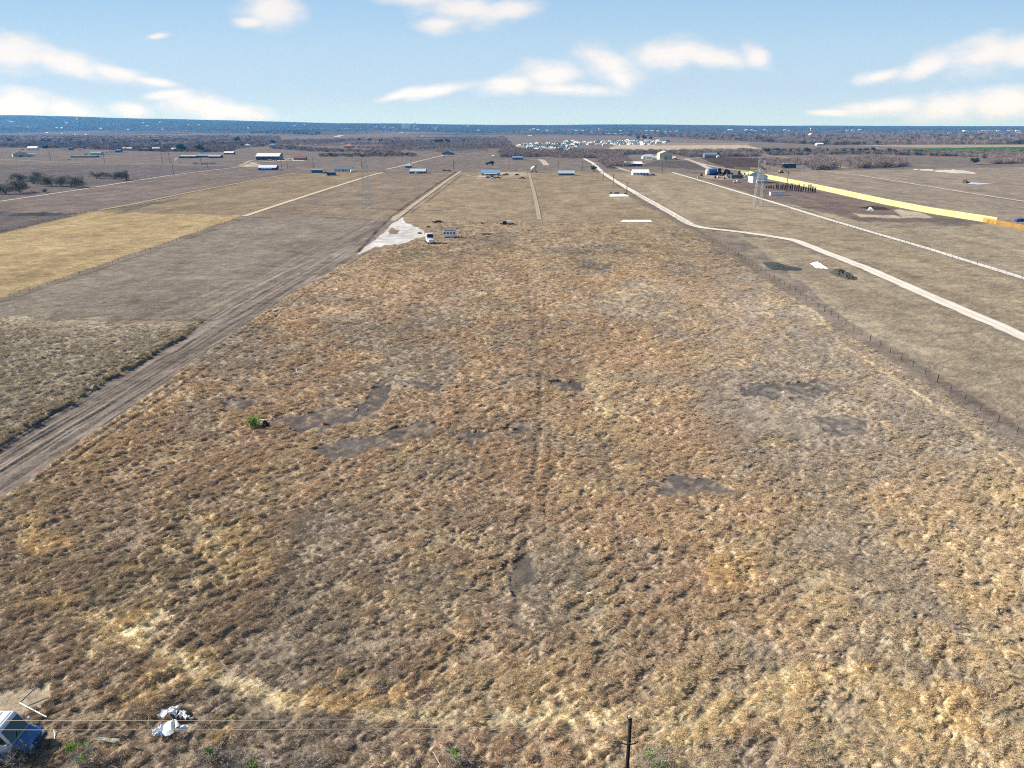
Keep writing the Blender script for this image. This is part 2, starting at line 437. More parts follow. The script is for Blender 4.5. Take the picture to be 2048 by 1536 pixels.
    # the pale yard of trodden caliche by the vehicle at the bottom left
    mm = inpoly(ub, vb, [(-60, 1385), (30, 1376), (78, 1384), (95, 1398), (60, 1412), (30, 1440), (-60, 1440)])
    col[mm] = lin((206, 187, 156)) * KA
    hg[mm] = .02
    # the cleared strip with its furrows
    m = inpoly(u, v, STRIP)
    i = np.nonzero(m)[0]
    a, b = Vector(G(0, 950)[:2]), Vector(G(640, 552)[:2])
    dr = (b - a).normalized()
    s = (x[i] - a.x) * -dr.y + (y[i] - a.y) * dr.x
    al = (x[i] - a.x) * dr.x + (y[i] - a.y) * dr.y
    s = s + .35 * vn(al / 9, s / 3, 101)
    f1 = vn(s * 1.9, al / 14, 111)
    f2 = vn(s * .8, al / 25, 121)
    cc = np.tile(lin((155, 141, 129)) * KA, (len(i), 1))
    cc *= (1 + .26 * f1 + .18 * f2 + .12 * vn(s * .3, al / 40, 131))[:, None]
    cc = blend(cc, lin((124, 110, 96)) * KA, sstep(.2, .6, fbm(al / 8, s / 2, 141, 3)) * .5)
    col[i] = cc
    hg[i] = .03
    z = np.zeros(n, np.float32)
    wgt = sstep(420, 200, y[i])
    z[i] += (.16 * f1 + .12 * f2) * wgt
    # furrows in the grey field left of it
    m = inpoly(u, v, ZONES[6][0])
    i = np.nonzero(m)[0]
    s = (x[i] - a.x) * -dr.y + (y[i] - a.y) * dr.x
    al = (x[i] - a.x) * dr.x + (y[i] - a.y) * dr.y
    near = sstep(45, 8, np.abs(s)) * sstep(0, .4, vn(al / 60, s / 8, 151) + .4)
    f1 = vn((s + 1.2 * vn(al / 25, s / 9, 161)) * .9, al / 40, 171)
    col[i] *= (1 + .28 * f1 * near)[:, None]
    z[i] += .12 * f1 * near * sstep(500, 250, y[i])
    # the taller fringe along the upper edge of the strip
    d = dist_line(x, y, BERMW, 6)
    k = np.nonzero((d < 3.2) & (hg > .2))[0]
    g = sstep(3.0, 1.0, d[k] + .7 * vn(x[k] / 2.5, y[k] / 4, 207))
    hg[k] += .45 * g
    col[k] += (lin((176, 156, 118)) * KA - col[k]) * (g * .6)[:, None]
    # worn lines
    for pts, w, c, st, dp in WORNW:
        d = dist_line(x, y, pts, w * 4 + 2)
        k = np.nonzero(d < w * 4)[0]
        if len(k) == 0:
            continue
        ww = np.maximum(w, cell[k] * .5)
        g = sstep(1.8, .6, (d[k] + .35 * w * vn(x[k] / 1.5, y[k] / 3, 181)) / ww) * st * (.75 + .5 * vn(x[k] / 5, y[k] / 9, 191))
        g = np.clip(g, 0, 1)
        col[k] += (c - col[k]) * g[:, None]
        hg[k] *= (1 - .85 * g)
    for pts, w in TRAILW:
        d = dist_line(x, y, pts, w * 3 + 2)
        k = np.nonzero(d < w * 3 + 1)[0]
        g = sstep(1.7, .5, (d[k] + .6 * w * vn(x[k] / 1.8, y[k] / 2.4, 183)) / w) * np.clip(.62 + .6 * vn(x[k] / 3, y[k] / 4, 193), 0, 1)
        col[k] += (lin((208, 188, 142)) * KA * 1.45 - col[k]) * (g * .85)[:, None]
        hg[k] *= (1 - .35 * g)
    # mown margin along the wire fence
    d = dist_line(x, y, FENCEW, 8)
    k = np.nonzero(d < 6)[0]
    g = sstep(3.6, 2.2, d[k] + .8 * vn(x[k] / 4, y[k] / 6, 201))
    col[k] += (lin((139, 126, 115)) * KA - col[k]) * (g * .75)[:, None]
    hg[k] *= (1 - .7 * g)
    for pts, w in ROADS:
        d = dist_line(x, y, pts, w + 6)
        k = np.nonzero(d < w + 5)[0]
        g = sstep(w + 3.0, w + .6, d[k] + 1.0 * vn(x[k] / 5, y[k] / 9, 211))
        hg[k] *= (1 - .9 * g)
        z[k] *= (1 - g)
        col[k] += (lin((150, 138, 122)) * KA - col[k]) * (g * .45)[:, None]
    # faint passes of the mower, along the plots
    s_ = (x - a.x) * -dr.y + (y - a.y) * dr.x
    al = (x - a.x) * dr.x + (y - a.y) * dr.y
    lo = np.nonzero((hg < .2) & (y < 1100))[0]
    s2 = s_[lo] + 2.0 * vn(al[lo] / 60, s_[lo] / 30, 213)
    col[lo] *= (1 + .07 * vn(s2 / 2.6, al[lo] / 90, 215) + .05 * vn(s2 / 9, al[lo] / 160, 217))[:, None]
    # broad, quiet variation everywhere
    col *= (1 + .10 * fbm(x / 60, y / 90, 221, 3) + .07 * fbm(x / 7, y / 18, 231, 3))[:, None]
    # hummocks: rounded clumps with narrow gaps between, longer along the wind
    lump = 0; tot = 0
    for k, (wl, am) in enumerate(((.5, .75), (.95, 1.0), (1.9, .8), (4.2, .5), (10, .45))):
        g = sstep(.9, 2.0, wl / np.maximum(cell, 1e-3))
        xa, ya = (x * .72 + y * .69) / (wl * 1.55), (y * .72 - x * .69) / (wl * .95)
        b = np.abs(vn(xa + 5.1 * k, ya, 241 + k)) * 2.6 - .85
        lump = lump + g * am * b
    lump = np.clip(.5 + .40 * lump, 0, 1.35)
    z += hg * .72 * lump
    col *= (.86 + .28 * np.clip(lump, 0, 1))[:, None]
    hills = terrain(x, y)
    z += hills
    wood = lin((66, 76, 72)) * KA
    wn = fbm(x / 420, y / 1300, 275, 4)
    w = (sstep(3600, 8200, y + 2600 * wn) * .96)[:, None]
    w *= (1 - .55 * sstep(.18, .42, fbm(x / 700, y / 1500, 277, 3)) * sstep(9500, 7500, y))[:, None]
    col = col * (1 - w) + wood * w * (1 + .22 * fbm(x / 120, y / 260, 271, 3) + .15 * wn)[:, None]
    lum = col @ np.array([.3, .55, .15])
    near = (y < 4000)[:, None]
    col = np.where(near, lum[:, None] + (col - lum[:, None]) * .80, col)
    return np.clip(col, .004, .85), hg, z, lump

# roads: (name, px points, half width m, colour, wobble, label ...)
ROAD_SPECS = [
    ('gravel_road', [(1168, 317), (1185, 326), (1200, 340), (1206, 346), (1240, 368), (1290, 397), (1340, 425), (1380, 449), (1405, 456), (1470, 463), (1530, 471), (1590, 481), (1650, 505), (1740, 540), (1850, 589), (1960, 636), (2060, 680), (2200, 742)], 2.6, (252, 243, 230)),
    ('gravel_road', [(1345, 345), (1362, 350), (1440, 373), (1540, 403), (1640, 434), (1740, 464), (1840, 493), (1940, 524), (2060, 561), (2200, 604)], 1.7, (255, 250, 240)),
    ('dirt_road', [(765, 345), (735, 353), (640, 383), (560, 409), (488, 433)], 2.0, (230, 214, 188)),
    ('dirt_road', [(0, 403), (150, 381), (250, 365), (340, 351), (420, 341), (480, 334), (520, 332)], 1.7, (222, 206, 192)),
    ('dirt_road', [(594, 346), (530, 357), (420, 377), (330, 395), (260, 410), (200, 420)], 2.2, (184, 164, 130)),
    ('dirt_road', [(921, 343), (893, 362), (862, 385), (830, 408), (800, 431), (786, 442)], 1.7, (206, 190, 164)),
    ('dirt_road', [(1058, 346), (1062, 362), (1068, 385), (1074, 412), (1079, 440)], 1.4, (190, 174, 150)),
    ('cross_road', [(-200, 315), (0, 319), (130, 325), (250, 327), (350, 329), (440, 332), (520, 335), (640, 338), (780, 341), (910, 342.5), (1050, 343.5), (1200, 344.5), (1345, 344.5), (1480, 343), (1620, 339.5), (1750, 334.5), (1900, 330), (2048, 325.5), (2300, 317)], 3.2, (178, 165, 150)),
    ('gravel_road', [(772, 339), (800, 333), (840, 322), (882, 312), (900, 309)], 2.6, (205, 192, 176)),
    ('gravel_road', [(1206, 322), (1225, 331), (1245, 339), (1262, 343.5)], 3.0, (214, 198, 180)),
    ('gravel_road', [(1345, 317), (1375, 319), (1400, 328), (1420, 338), (1440, 344)], 4.0, (226, 212, 192)),
    ('gravel_road', [(1400, 315), (1368, 318), (1390, 324), (1430, 334), (1470, 340), (1500, 343.5)], 3.2, (216, 198, 180)),
    ('gravel_road', [(1600, 341), (1640, 341), (1720, 351), (1820, 367), (1930, 385), (2060, 405), (2200, 427)], 2.2, (216, 203, 188)),
    ('gravel_road', [(1815, 367), (1850, 366.5), (1900, 367), (1950, 368.5)], 2.2, (224, 212, 194)),
    ('dirt_road', [(1062, 319), (1080, 319), (1086, 322), (1090, 327), (1093, 331)], 4.5, (214, 198, 180)),
    ('dirt_road', [(1520, 309), (1570, 315), (1620, 324)], 4.0, (196, 180, 162)),
    ('dirt_road', [(1650, 328), (1690, 336)], 4.0, (196, 180, 162)),
    ('dirt_road', [(190, 318), (240, 313), (300, 309), (370, 307), (440, 308), (480, 300), (520, 297)], 2.6, (182, 168, 158)),
    ('dirt_road', [(-100, 300), (0, 302), (60, 304), (120, 305)], 3.0, (196, 182, 160)),
    ('dirt_road', [(260, 325), (300, 321), (355, 317)], 2.4, (176, 162, 150)),
    ('dirt_road', [(520, 331), (500, 326), (560, 322), (600, 322)], 4.0, (212, 200, 184)),
    ('dirt_road', [(480, 332), (500, 322), (560, 312), (610, 317), (690, 314)], 3.0, (190, 172, 148)),
    ('dirt_road', [(985, 348), (1000, 356), (1075, 357)], 2.0, (196, 180, 160)),
    ('dirt_road', [(925, 350), (950, 354), (1000, 358), (1030, 357)], 1.6, (206, 190, 160)),
    ('dirt_road', [(0, 257.5), (150, 260), (300, 264), (420, 268)], 12, (190, 176, 168)),
    ('dirt_road', [(0, 267), (160, 267.5), (330, 269), (520, 271)], 8, (180, 168, 162)),
    ('dirt_road', [(672, 274), (690, 268)], 16, (216, 202, 188)),
    ('dirt_road', [(648, 299), (665, 295), (690, 295), (720, 297), (745, 298)], 4, (206, 190, 168)),
    ('dirt_road', [(480, 295), (500, 296), (530, 297)], 4, (206, 190, 168)),
]
ROADS.extend([(W(p), w) for (_n, p, w, _c) in ROAD_SPECS if p[0][1] > 300 or p[-1][1] > 300])


# ----------------------------------------------------------------- the ground sheet
ys = [-40.0]
while ys[-1] < 30: ys.append(ys[-1] + 2.5)
while ys[-1] < 300: ys.append(ys[-1] * (1 + .0024))
while ys[-1] < 1300: ys.append(ys[-1] * (1 + .0048))
while ys[-1] < 13300: ys.append(ys[-1] * (1 + .011))
ys = np.array(ys)
NC = 1150
s = np.linspace(-1, 1, NC)
half = np.maximum(ys, 0) * .92 + 30
gxx = (s[None, :] * half[:, None]).ravel()
gyy = np.repeat(ys, NC)
dyr = np.gradient(ys)
cell = np.maximum(np.repeat(half * 2 / NC, NC), np.repeat(np.minimum(dyr, .0024 * np.maximum(ys, 40)), NC)).astype(np.float32)
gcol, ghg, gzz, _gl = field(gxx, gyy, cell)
NRW = len(ys)

def grid_mesh(name, X, Y, Z, nr, nc):
    me = bpy.data.meshes.new(name)
    me.vertices.add(nr * nc)
    me.vertices.foreach_set('co', np.column_stack([X, Y, Z]).astype(np.float32).ravel())
    i = (np.arange(nr - 1)[:, None] * nc + np.arange(nc - 1)[None, :]).ravel()
    q = np.column_stack([i, i + 1, i + 1 + nc, i + nc]).astype(np.int32)
    nq = len(q)
    me.loops.add(nq * 4)
    me.loops.foreach_set('vertex_index', q.ravel())
    me.polygons.add(nq)
    me.polygons.foreach_set('loop_start', np.arange(0, nq * 4, 4, dtype=np.int32))
    me.update(calc_edges=True)
    me.shade_smooth()
    return me

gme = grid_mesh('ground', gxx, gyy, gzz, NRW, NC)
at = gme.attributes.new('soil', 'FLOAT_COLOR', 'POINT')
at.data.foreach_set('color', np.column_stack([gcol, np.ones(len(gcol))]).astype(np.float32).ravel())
at = gme.attributes.new('tall', 'FLOAT', 'POINT')
at.data.foreach_set('value', ghg.astype(np.float32))
ground = bpy.data.objects.new('ground', gme)
COL.objects.link(ground)
ground['kind'] = 'structure'

def new_mat(name):
    m = bpy.data.materials.new(name)
    m.use_nodes = True
    m.node_tree.nodes.clear()
    return m, NT(m.node_tree)

def out(t, shader):
    t.n('ShaderNodeOutputMaterial', {'Surface': shader})

m, t = new_mat('dry_field')
pos = t.n('ShaderNodeNewGeometry').outputs['Position']
base = t.n('ShaderNodeAttribute', attribute_name='soil').outputs['Color']
tall = t.n('ShaderNodeAttribute', attribute_name='tall').outputs['Fac']
mpv = t.n('ShaderNodeMapping', {'Vector': pos, 'Rotation': (0, 0, R(-37)), 'Scale': (.55, 1.0, .6)}).outputs[0]
nf = t.n('ShaderNodeTexNoise', {'Vector': mpv, 'Scale': 3.2, 'Detail': 5.0, 'Roughness': .68}).outputs[0]
nm = t.n('ShaderNodeTexNoise', {'Vector': mpv, 'Scale': .42, 'Detail': 5.0, 'Roughness': .62}).outputs[0]
nl = t.n('ShaderNodeTexNoise', {'Vector': t.n('ShaderNodeMapping', {'Vector': pos, 'Scale': (1, .45, 1)}).outputs[0], 'Scale': .06, 'Detail': 6.0, 'Roughness': .6}).outputs[0]
val = t.math('ADD', t.math('MULTIPLY', t.math('SUBTRACT', nf, .5), 1.5), t.math('MULTIPLY', t.math('SUBTRACT', nm, .5), 1.1))
val = t.math('ADD', val, t.math('MULTIPLY', t.math('SUBTRACT', nl, .5), 1.3))
nx = t.n('ShaderNodeTexNoise', {'Vector': t.n('ShaderNodeMapping', {'Vector': pos, 'Scale': (.6, 1, 1), 'Location': (7, 3, 0)}).outputs[0], 'Scale': .17, 'Detail': 7.0, 'Roughness': .68, 'Distortion': .6}).outputs[0]
val = t.math('ADD', val, t.math('MULTIPLY', t.math('SUBTRACT', nx, .5), 1.7))
val = t.math('MULTIPLY_ADD', val, t.math('MULTIPLY_ADD', tall, .5, .68), 1.0)
val = t.math('MAXIMUM', val, .35)
c1 = t.n('ShaderNodeVectorMath', {0: base, 'Scale': val}, operation='SCALE').outputs[0]
hs = t.n('ShaderNodeHueSaturation', {'Color': c1, 'Saturation': t.math('MULTIPLY_ADD', nm, .5, .75), 'Hue': t.math('MULTIPLY_ADD', nl, .02, .49)})
bh = t.math('ADD', t.math('ADD', t.math('MULTIPLY', nf, .22), t.math('MULTIPLY', nm, .9)), t.math('MULTIPLY', nx, 1.6))
bmp = t.n('ShaderNodeBump', {'Height': bh, 'Strength': t.math('MULTIPLY_ADD', tall, .9, .45, clamp=True), 'Distance': 1.0})
bs = t.n('ShaderNodeBsdfPrincipled', {'Base Color': hs.outputs[0], 'Roughness': 1.0, 'Specular IOR Level': 0.0, 'Normal': bmp.outputs[0]})
out(t, bs.outputs[0])
gme.materials.append(m)

# ----------------------------------------------------------------- roads as sheets just above the soil
def road_mat(name, c):
    m, t = new_mat(name)
    pos = t.n('ShaderNodeNewGeometry').outputs['Position']
    n1 = t.n('ShaderNodeTexNoise', {'Vector': pos, 'Scale': .25, 'Detail': 6.0, 'Roughness': .65}).outputs[0]
    n2 = t.n('ShaderNodeTexNoise', {'Vector': pos, 'Scale': 4.0, 'Detail': 4.0}).outputs[0]
    k = t.math('ADD', t.math('MULTIPLY_ADD', t.math('SUBTRACT', n1, .5), .5, 1.0), t.math('MULTIPLY', t.math('SUBTRACT', n2, .5), .25))
    wear = t.n('ShaderNodeAttribute', attribute_name='wear').outputs['Fac']
    k = t.math('MULTIPLY', k, wear)
    c1 = t.n('ShaderNodeVectorMath', {0: tuple(c), 'Scale': k}, operation='SCALE').outputs[0]
    bmp = t.n('ShaderNodeBump', {'Height': n2, 'Strength': .3, 'Distance': .1})
    bs = t.n('ShaderNodeBsdfPrincipled', {'Base Color': c1, 'Roughness': .95, 'Specular IOR Level': .1, 'Normal': bmp.outputs[0]})
    out(t, bs.outputs[0])
    return m

def resample(pts, step):
    o = []
    for (a, b) in zip(pts[:-1], pts[1:]):
        L = math.hypot(b[0] - a[0], b[1] - a[1])
        k = max(1, int(L / step))
        for j in range(k):
            f = j / k
            o.append((a[0] + (b[0] - a[0]) * f, a[1] + (b[1] - a[1]) * f))
    o.append(pts[-1])
    return o

def smooth_pts(p, it=3):
    p = [tuple(q) for q in p]
    for _ in range(it):
        p = [p[0]] + [((a[0] + 2 * b[0] + c[0]) / 4, (a[1] + 2 * b[1] + c[1]) / 4) for a, b, c in zip(p[:-2], p[1:-1], p[2:])] + [p[-1]]
    return p

def strip_mesh(name, pts, w, mat, z, seed, ruts=True):
    pts = np.array(pts)
    d = np.gradient(pts, axis=0)
    d /= np.maximum(np.linalg.norm(d, axis=1), 1e-6)[:, None]
    nrm = np.column_stack([-d[:, 1], d[:, 0]])
    al = np.concatenate([[0], np.cumsum(np.linalg.norm(np.diff(pts, axis=0), axis=1))])
    off = np.array([-1, -.82, -.55, -.3, 0, .3, .55, .82, 1.0])
    wear = np.array([.72, .9, 1.06, 1.04, .84, 1.04, 1.06, .9, .72]) if ruts else np.ones(9)
    k = len(off)
    X = np.empty((len(pts), k)); Y = np.empty((len(pts), k)); Wr = np.empty((len(pts), k))
    for j, o in enumerate(off):
        ww = w * (1 + .10 * vn(al / (2.2 * w), al * 0 + (3 if o > 0 else 9), seed) + .06 * vn(al / (.7 * w), al * 0 + (3 if o > 0 else 9), seed + 1))
        X[:, j] = pts[:, 0] + nrm[:, 0] * o * ww
        Y[:, j] = pts[:, 1] + nrm[:, 1] * o * ww
        Wr[:, j] = wear[j] * (1 + .1 * vn(al / 9, al * 0 + j, seed + 2))
    zs = z if np.isscalar(z) else np.repeat(z, k)
    me = grid_mesh(name, X.ravel(), Y.ravel(), np.full(X.size, 0.0) + zs, len(pts), k)
    a = me.attributes.new('wear', 'FLOAT', 'POINT')
    a.data.foreach_set('value', Wr.ravel().astype(np.float32))
    me.materials.append(mat)
    o = bpy.data.objects.new(name, me)
    COL.objects.link(o)
    return o

for i, (nm_, px, w, c) in enumerate(ROAD_SPECS):
    pts = W(px)
    L = sum(math.hypot(b[0] - a[0], b[1] - a[1]) for a, b in zip(pts[:-1], pts[1:]))
    rs = smooth_pts(resample(pts, max(w * .7, L / 600)), 6)
    far = px[0][1] < 280
    z = .30 if far else .17 + .004 * i
    o = strip_mesh(nm_, rs, w, road_mat(nm_, lin(c) * KA), z, 300 + 7 * i, ruts=not far)
    o['kind'] = 'structure'
# ----------------------------------------------------------------- growth: tufts as one stuff object
def tuft_proto(name, nbl, spread, hgt, wid, lean, seed, mat):
    r = np.random.default_rng(seed)
    vs, fs = [], []
    for k in range(nbl):
        a = r.uniform(0, 2 * math.pi); d = spread * math.sqrt(r.uniform(0, 1)) * .6
        bx, by = d * math.cos(a), d * math.sin(a)
        out_ = r.uniform(.15, 1.0) * spread
        h = hgt * r.uniform(.55, 1.1)
        lx, ly = out_ * math.cos(a) + lean[0] * r.uniform(.4, 1.2), out_ * math.sin(a) + lean[1] * r.uniform(.4, 1.2)
        wa = r.uniform(0, math.pi)
        wx, wy = math.cos(wa) * wid * r.uniform(.6, 1.3), math.sin(wa) * wid * r.uniform(.6, 1.3)
        n0 = len(vs)
        for (f, ww) in ((0, 1), (.45, .9), (.8, .65), (1, .15)):
            px, py = bx + lx * f ** 1.7, by + ly * f ** 1.7
            pz = h * (f - .38 * f ** 3.2) - .06
            vs.append((px - wx * ww, py - wy * ww, pz)); vs.append((px + wx * ww, py + wy * ww, pz + .01))
        for q in range(3):
            fs.append((n0 + 2 * q, n0 + 2 * q + 1, n0 + 2 * q + 3, n0 + 2 * q + 2))
    me = bpy.data.meshes.new(name)
    me.from_pydata(vs, [], fs)
    me.materials.append(mat)
    return bpy.data.objects.new(name, me)

m, t = new_mat('dry_stalks')
tint = t.n('ShaderNodeAttribute', attribute_type='INSTANCER', attribute_name='tint').outputs['Color']
rnd = t.n('ShaderNodeNewGeometry').outputs['Random Per Island']
k = t.math('MULTIPLY_ADD', rnd, .6, .85)
c1 = t.n('ShaderNodeVectorMath', {0: tint, 'Scale': k}, operation='SCALE').outputs[0]
df = t.n('ShaderNodeBsdfDiffuse', {'Color': c1, 'Roughness': .5})
tr = t.n('ShaderNodeBsdfTranslucent', {'Color': c1})
out(t, t.n('ShaderNodeMixShader', {0: .25, 1: df.outputs[0], 2: tr.outputs[0]}).outputs[0])
STALK = m

def scatter(name, protos, P, rot, scl, idx, tint):
    coll = bpy.data.collections.new(name + '_kinds')
    for p in protos:
        coll.objects.link(p)
    me = bpy.data.meshes.new(name)
    me.vertices.add(len(P))
    me.vertices.foreach_set('co', P.astype(np.float32).ravel())
    def attr(nm, typ, key, arr):
        a = me.attributes.new(nm, typ, 'POINT')
        a.data.foreach_set(key, arr)
    attr('rot', 'FLOAT_VECTOR', 'vector', rot.astype(np.float32).ravel())
    attr('scl', 'FLOAT_VECTOR', 'vector', scl.astype(np.float32).ravel())
    attr('idx', 'INT', 'value', idx.astype(np.int32))
    attr('tint', 'FLOAT_COLOR', 'color', np.column_stack([tint, np.ones(len(P))]).astype(np.float32).ravel())
    me.update()
    o = bpy.data.objects.new(name, me)
    COL.objects.link(o)
    ng = bpy.data.node_groups.new(name, 'GeometryNodeTree')
    ng.interface.new_socket('Geometry', in_out='INPUT', socket_type='NodeSocketGeometry')
    ng.interface.new_socket('Geometry', in_out='OUTPUT', socket_type='NodeSocketGeometry')
    N = NT(ng)
    gi = N.n('NodeGroupInput'); go = N.n('NodeGroupOutput')
    ci = N.n('GeometryNodeCollectionInfo', {'Collection': coll, 'Separate Children': True, 'Reset Children': True})
    def na(nm, typ):
        return [s for s in N.n('GeometryNodeInputNamedAttribute', {'Name': nm}, data_type=typ).outputs if s.enabled and s.name == 'Attribute'][0]
    e2r = N.n('FunctionNodeEulerToRotation', {0: na('rot', 'FLOAT_VECTOR')})
    iop = N.n('GeometryNodeInstanceOnPoints', {'Points': gi.outputs[0], 'Instance': ci.outputs[0], 'Pick Instance': True,
                                               'Instance Index': na('idx', 'INT'), 'Rotation': e2r.outputs[0], 'Scale': na('scl', 'FLOAT_VECTOR')})
    ng.links.new(iop.outputs[0], go.inputs[0])
    md = o.modifiers.new('scatter', 'NODES')
    md.node_group = ng
    o['kind'] = 'stuff'
    return o

r = np.random.default_rng(5)
kinds = []
for k in range(5):
    kinds.append(tuft_proto('grass_tuft_%d' % k, 34, .30, .52, .011, (.20, .12), 40 + k, STALK))
for k in range(3):
    kinds.append(tuft_proto('weed_tuft_%d' % k, 40, .36, .36, .012, (.08, .04), 60 + k, STALK))
for k in range(2):
    kinds.append(tuft_proto('lodged_tuft_%d' % k, 34, .26, .46, .011, (.55, .30), 80 + k, STALK))

def sample(y0, y1, dens):
    area = (y1 ** 2 - y0 ** 2) / 2 * 1.62 + 24 * (y1 - y0)
    n = int(area * dens)
    yv = np.sqrt(r.uniform(y0 ** 2, y1 ** 2, n))
    xv = r.uniform(-1, 1, n) * (yv * .81 + 12)
    return xv, yv
bands = [(30, 75, 13, 1.0), (75, 120, 7.5, 1.15), (120, 190, 3.4, 1.4), (190, 300, 1.1, 1.8), (300, 430, .42, 2.3)]
Px, Py, Sc = [], [], []
for (a, b, dn, s_) in bands:
    xv, yv = sample(a, b, dn)
    Px.append(xv); Py.append(yv); Sc.append(np.full(len(xv), s_))
Px = np.concatenate(Px); Py = np.concatenate(Py); Sc = np.concatenate(Sc)
tcol, thg, tz, tl = field(Px, Py, np.maximum(.0024 * Py, .1).astype(np.float32))
keep = r.uniform(0, 1, len(Px)) < np.clip((thg - .16) / .15, 0, 1) * np.clip(.12 + 2.2 * (tl - .12), 0, 1) * np.clip((440 - Py) / 160, 0, 1)
Px, Py, Sc, tcol, thg, tz, tl = Px[keep], Py[keep], Sc[keep], tcol[keep], thg[keep], tz[keep], tl[keep]
n = len(Px)
lump2 = fbm(Px / 2.6, Py / 2.6, 401, 3)
size = Sc * (.55 + .9 * np.clip(thg, 0, .8)) * r.lognormal(-.1, .32, n) * (.55 + .6 * np.clip(tl, 0, 1.2)) * (1 + .3 * lump2)
kindn = fbm(Px / 8, Py / 8, 411, 3)
kindn = kindn + .22 * (Px > 0) * np.clip(Px / 30, 0, 1) + .1
idx = np.where(kindn > .22, r.integers(8, 10, n), np.where(kindn < -.12, r.integers(5, 8, n), r.integers(0, 5, n)))
rot = np.column_stack([r.normal(0, .12, n), r.normal(0, .12, n), np.where(idx >= 8, r.normal(0, .35, n) + 2.6 * fbm(Px / 14, Py / 14, 421, 2), r.normal(0, .9, n))])
tint = tcol * r.lognormal(.08, .18, n)[:, None]
tint *= np.column_stack([r.normal(1.0, .03, n), np.ones(n), r.normal(.98, .05, n)])
tint = np.maximum(tint * 1.06, .01)
tint *= np.minimum(1, .60 / tint.max(axis=1))[:, None]
size = np.minimum(size, .95 * Sc)
scl = np.column_stack([size, size, size * r.uniform(.75, 1.2, n)])
dry = scatter('dry_grass', kinds, np.column_stack([Px, Py, tz - .03]), rot, scl, idx, tint)
print('tufts', n, 'ground verts', len(gxx))
# ----------------------------------------------------------------- builders for things
dry['label'] = 'dry grass'
class MB:
    """collects simple shapes into one mesh"""
    def __init__(self):
        self.v, self.f = [], []
    def add(self, vs, fs):
        n = len(self.v)
        self.v += [tuple(p) for p in vs]
        self.f += [tuple(i + n for i in f) for f in fs]
        return self
    def box(self, c, s, rz=0.0, rx=0.0, ry=0.0):
        M = Matrix.Translation(c) @ Euler((rx, ry, rz)).to_matrix().to_4x4()
        vs = [M @ Vector((sx * s[0] / 2, sy * s[1] / 2, sz * s[2] / 2)) for sx in (-1, 1) for sy in (-1, 1) for sz in (-1, 1)]
        return self.add(vs, [(0, 1, 3, 2), (4, 6, 7, 5), (0, 4, 5, 1), (2, 3, 7, 6), (0, 2, 6, 4), (1, 5, 7, 3)])
    def extrude(self, prof, y0, y1):
        """profile of (x, z) points extruded along y"""
        n = len(prof)
        vs = [(x, y0, z) for x, z in prof] + [(x, y1, z) for x, z in prof]
        fs = [tuple(range(n)), tuple(range(2 * n - 1, n - 1, -1))]
        fs += [(i, i + n, (i + 1) % n + n, (i + 1) % n) for i in range(n)]
        return self.add(vs, fs)
    def extrude_x(self, prof, x0, x1):
        n = len(prof)
        vs = [(x0, y, z) for y, z in prof] + [(x1, y, z) for y, z in prof]
        fs = [tuple(range(n)), tuple(range(2 * n - 1, n - 1, -1))]
        fs += [(i, i + n, (i + 1) % n + n, (i + 1) % n) for i in range(n)]
        return self.add(vs, fs)
    def tube(self, pts, rads, n=6):
        pts = [Vector(p) for p in pts]
        if not hasattr(rads, '__len__'):
            rads = [rads] * len(pts)
        rings = []
        for i, p in enumerate(pts):
            d = (pts[min(i + 1, len(pts) - 1)] - pts[max(i - 1, 0)]).normalized()
            a = d.orthogonal().normalized(); b = d.cross(a)
            rings.append([p + (a * math.cos(2 * math.pi * k / n) + b * math.sin(2 * math.pi * k / n)) * rads[i] for k in range(n)])
        vs = [q for rg in rings for q in rg]
        fs = [(i * n + k, i * n + (k + 1) % n, (i + 1) * n + (k + 1) % n, (i + 1) * n + k) for i in range(len(pts) - 1) for k in range(n)]
        fs += [tuple(range(n - 1, -1, -1)), tuple((len(pts) - 1) * n + k for k in range(n))]
        return self.add(vs, fs)
    def mesh(self, name, smooth=False):
        me = bpy.data.meshes.new(name)
        me.from_pydata(self.v, [], self.f)
        me.update()
        if smooth:
            me.shade_smooth()
        return me

def obj(name, mb, mat, parent=None, smooth=False, bevel=0.0):
    o = bpy.data.objects.new(name, mb.mesh(name, smooth) if isinstance(mb, MB) else mb)
    if mat is not None and not o.data.materials:
        o.data.materials.append(mat)
    COL.objects.link(o)
    if parent is not None:
        o.parent = parent
    if bevel:
        md = o.modifiers.new('bevel', 'BEVEL'); md.width = bevel; md.segments = 2
    return o

def tag(o, label, cat, group=None):
    o['label'] = label; o['category'] = cat
    if group: o['group'] = group
    return o

def thing(name, label, cat, loc=(0, 0, 0), rotz=0.0, group=None, scale=None):
    o = bpy.data.objects.new(name, None)
    o.empty_display_size = .5
    COL.objects.link(o)
    o.location = loc; o.rotation_euler = (0, 0, rotz)
    if scale: o.scale = (scale,) * 3 if not hasattr(scale, '__len__') else scale
    return tag(o, label, cat, group)

def dup(root, loc, rotz=0.0, label=None, group=None, scale=None):
    c = root.copy(); COL.objects.link(c)
    c.location = loc; c.rotation_euler = (0, 0, rotz)
    if scale: c.scale = (scale,) * 3 if not hasattr(scale, '__len__') else scale
    if label: c['label'] = label
    if group: c['group'] = group
    for ch in list(root.children):
        k = ch.copy(); COL.objects.link(k); k.parent = c
        for g in list(ch.children):
            d = g.copy(); COL.objects.link(d); d.parent = k
    return c

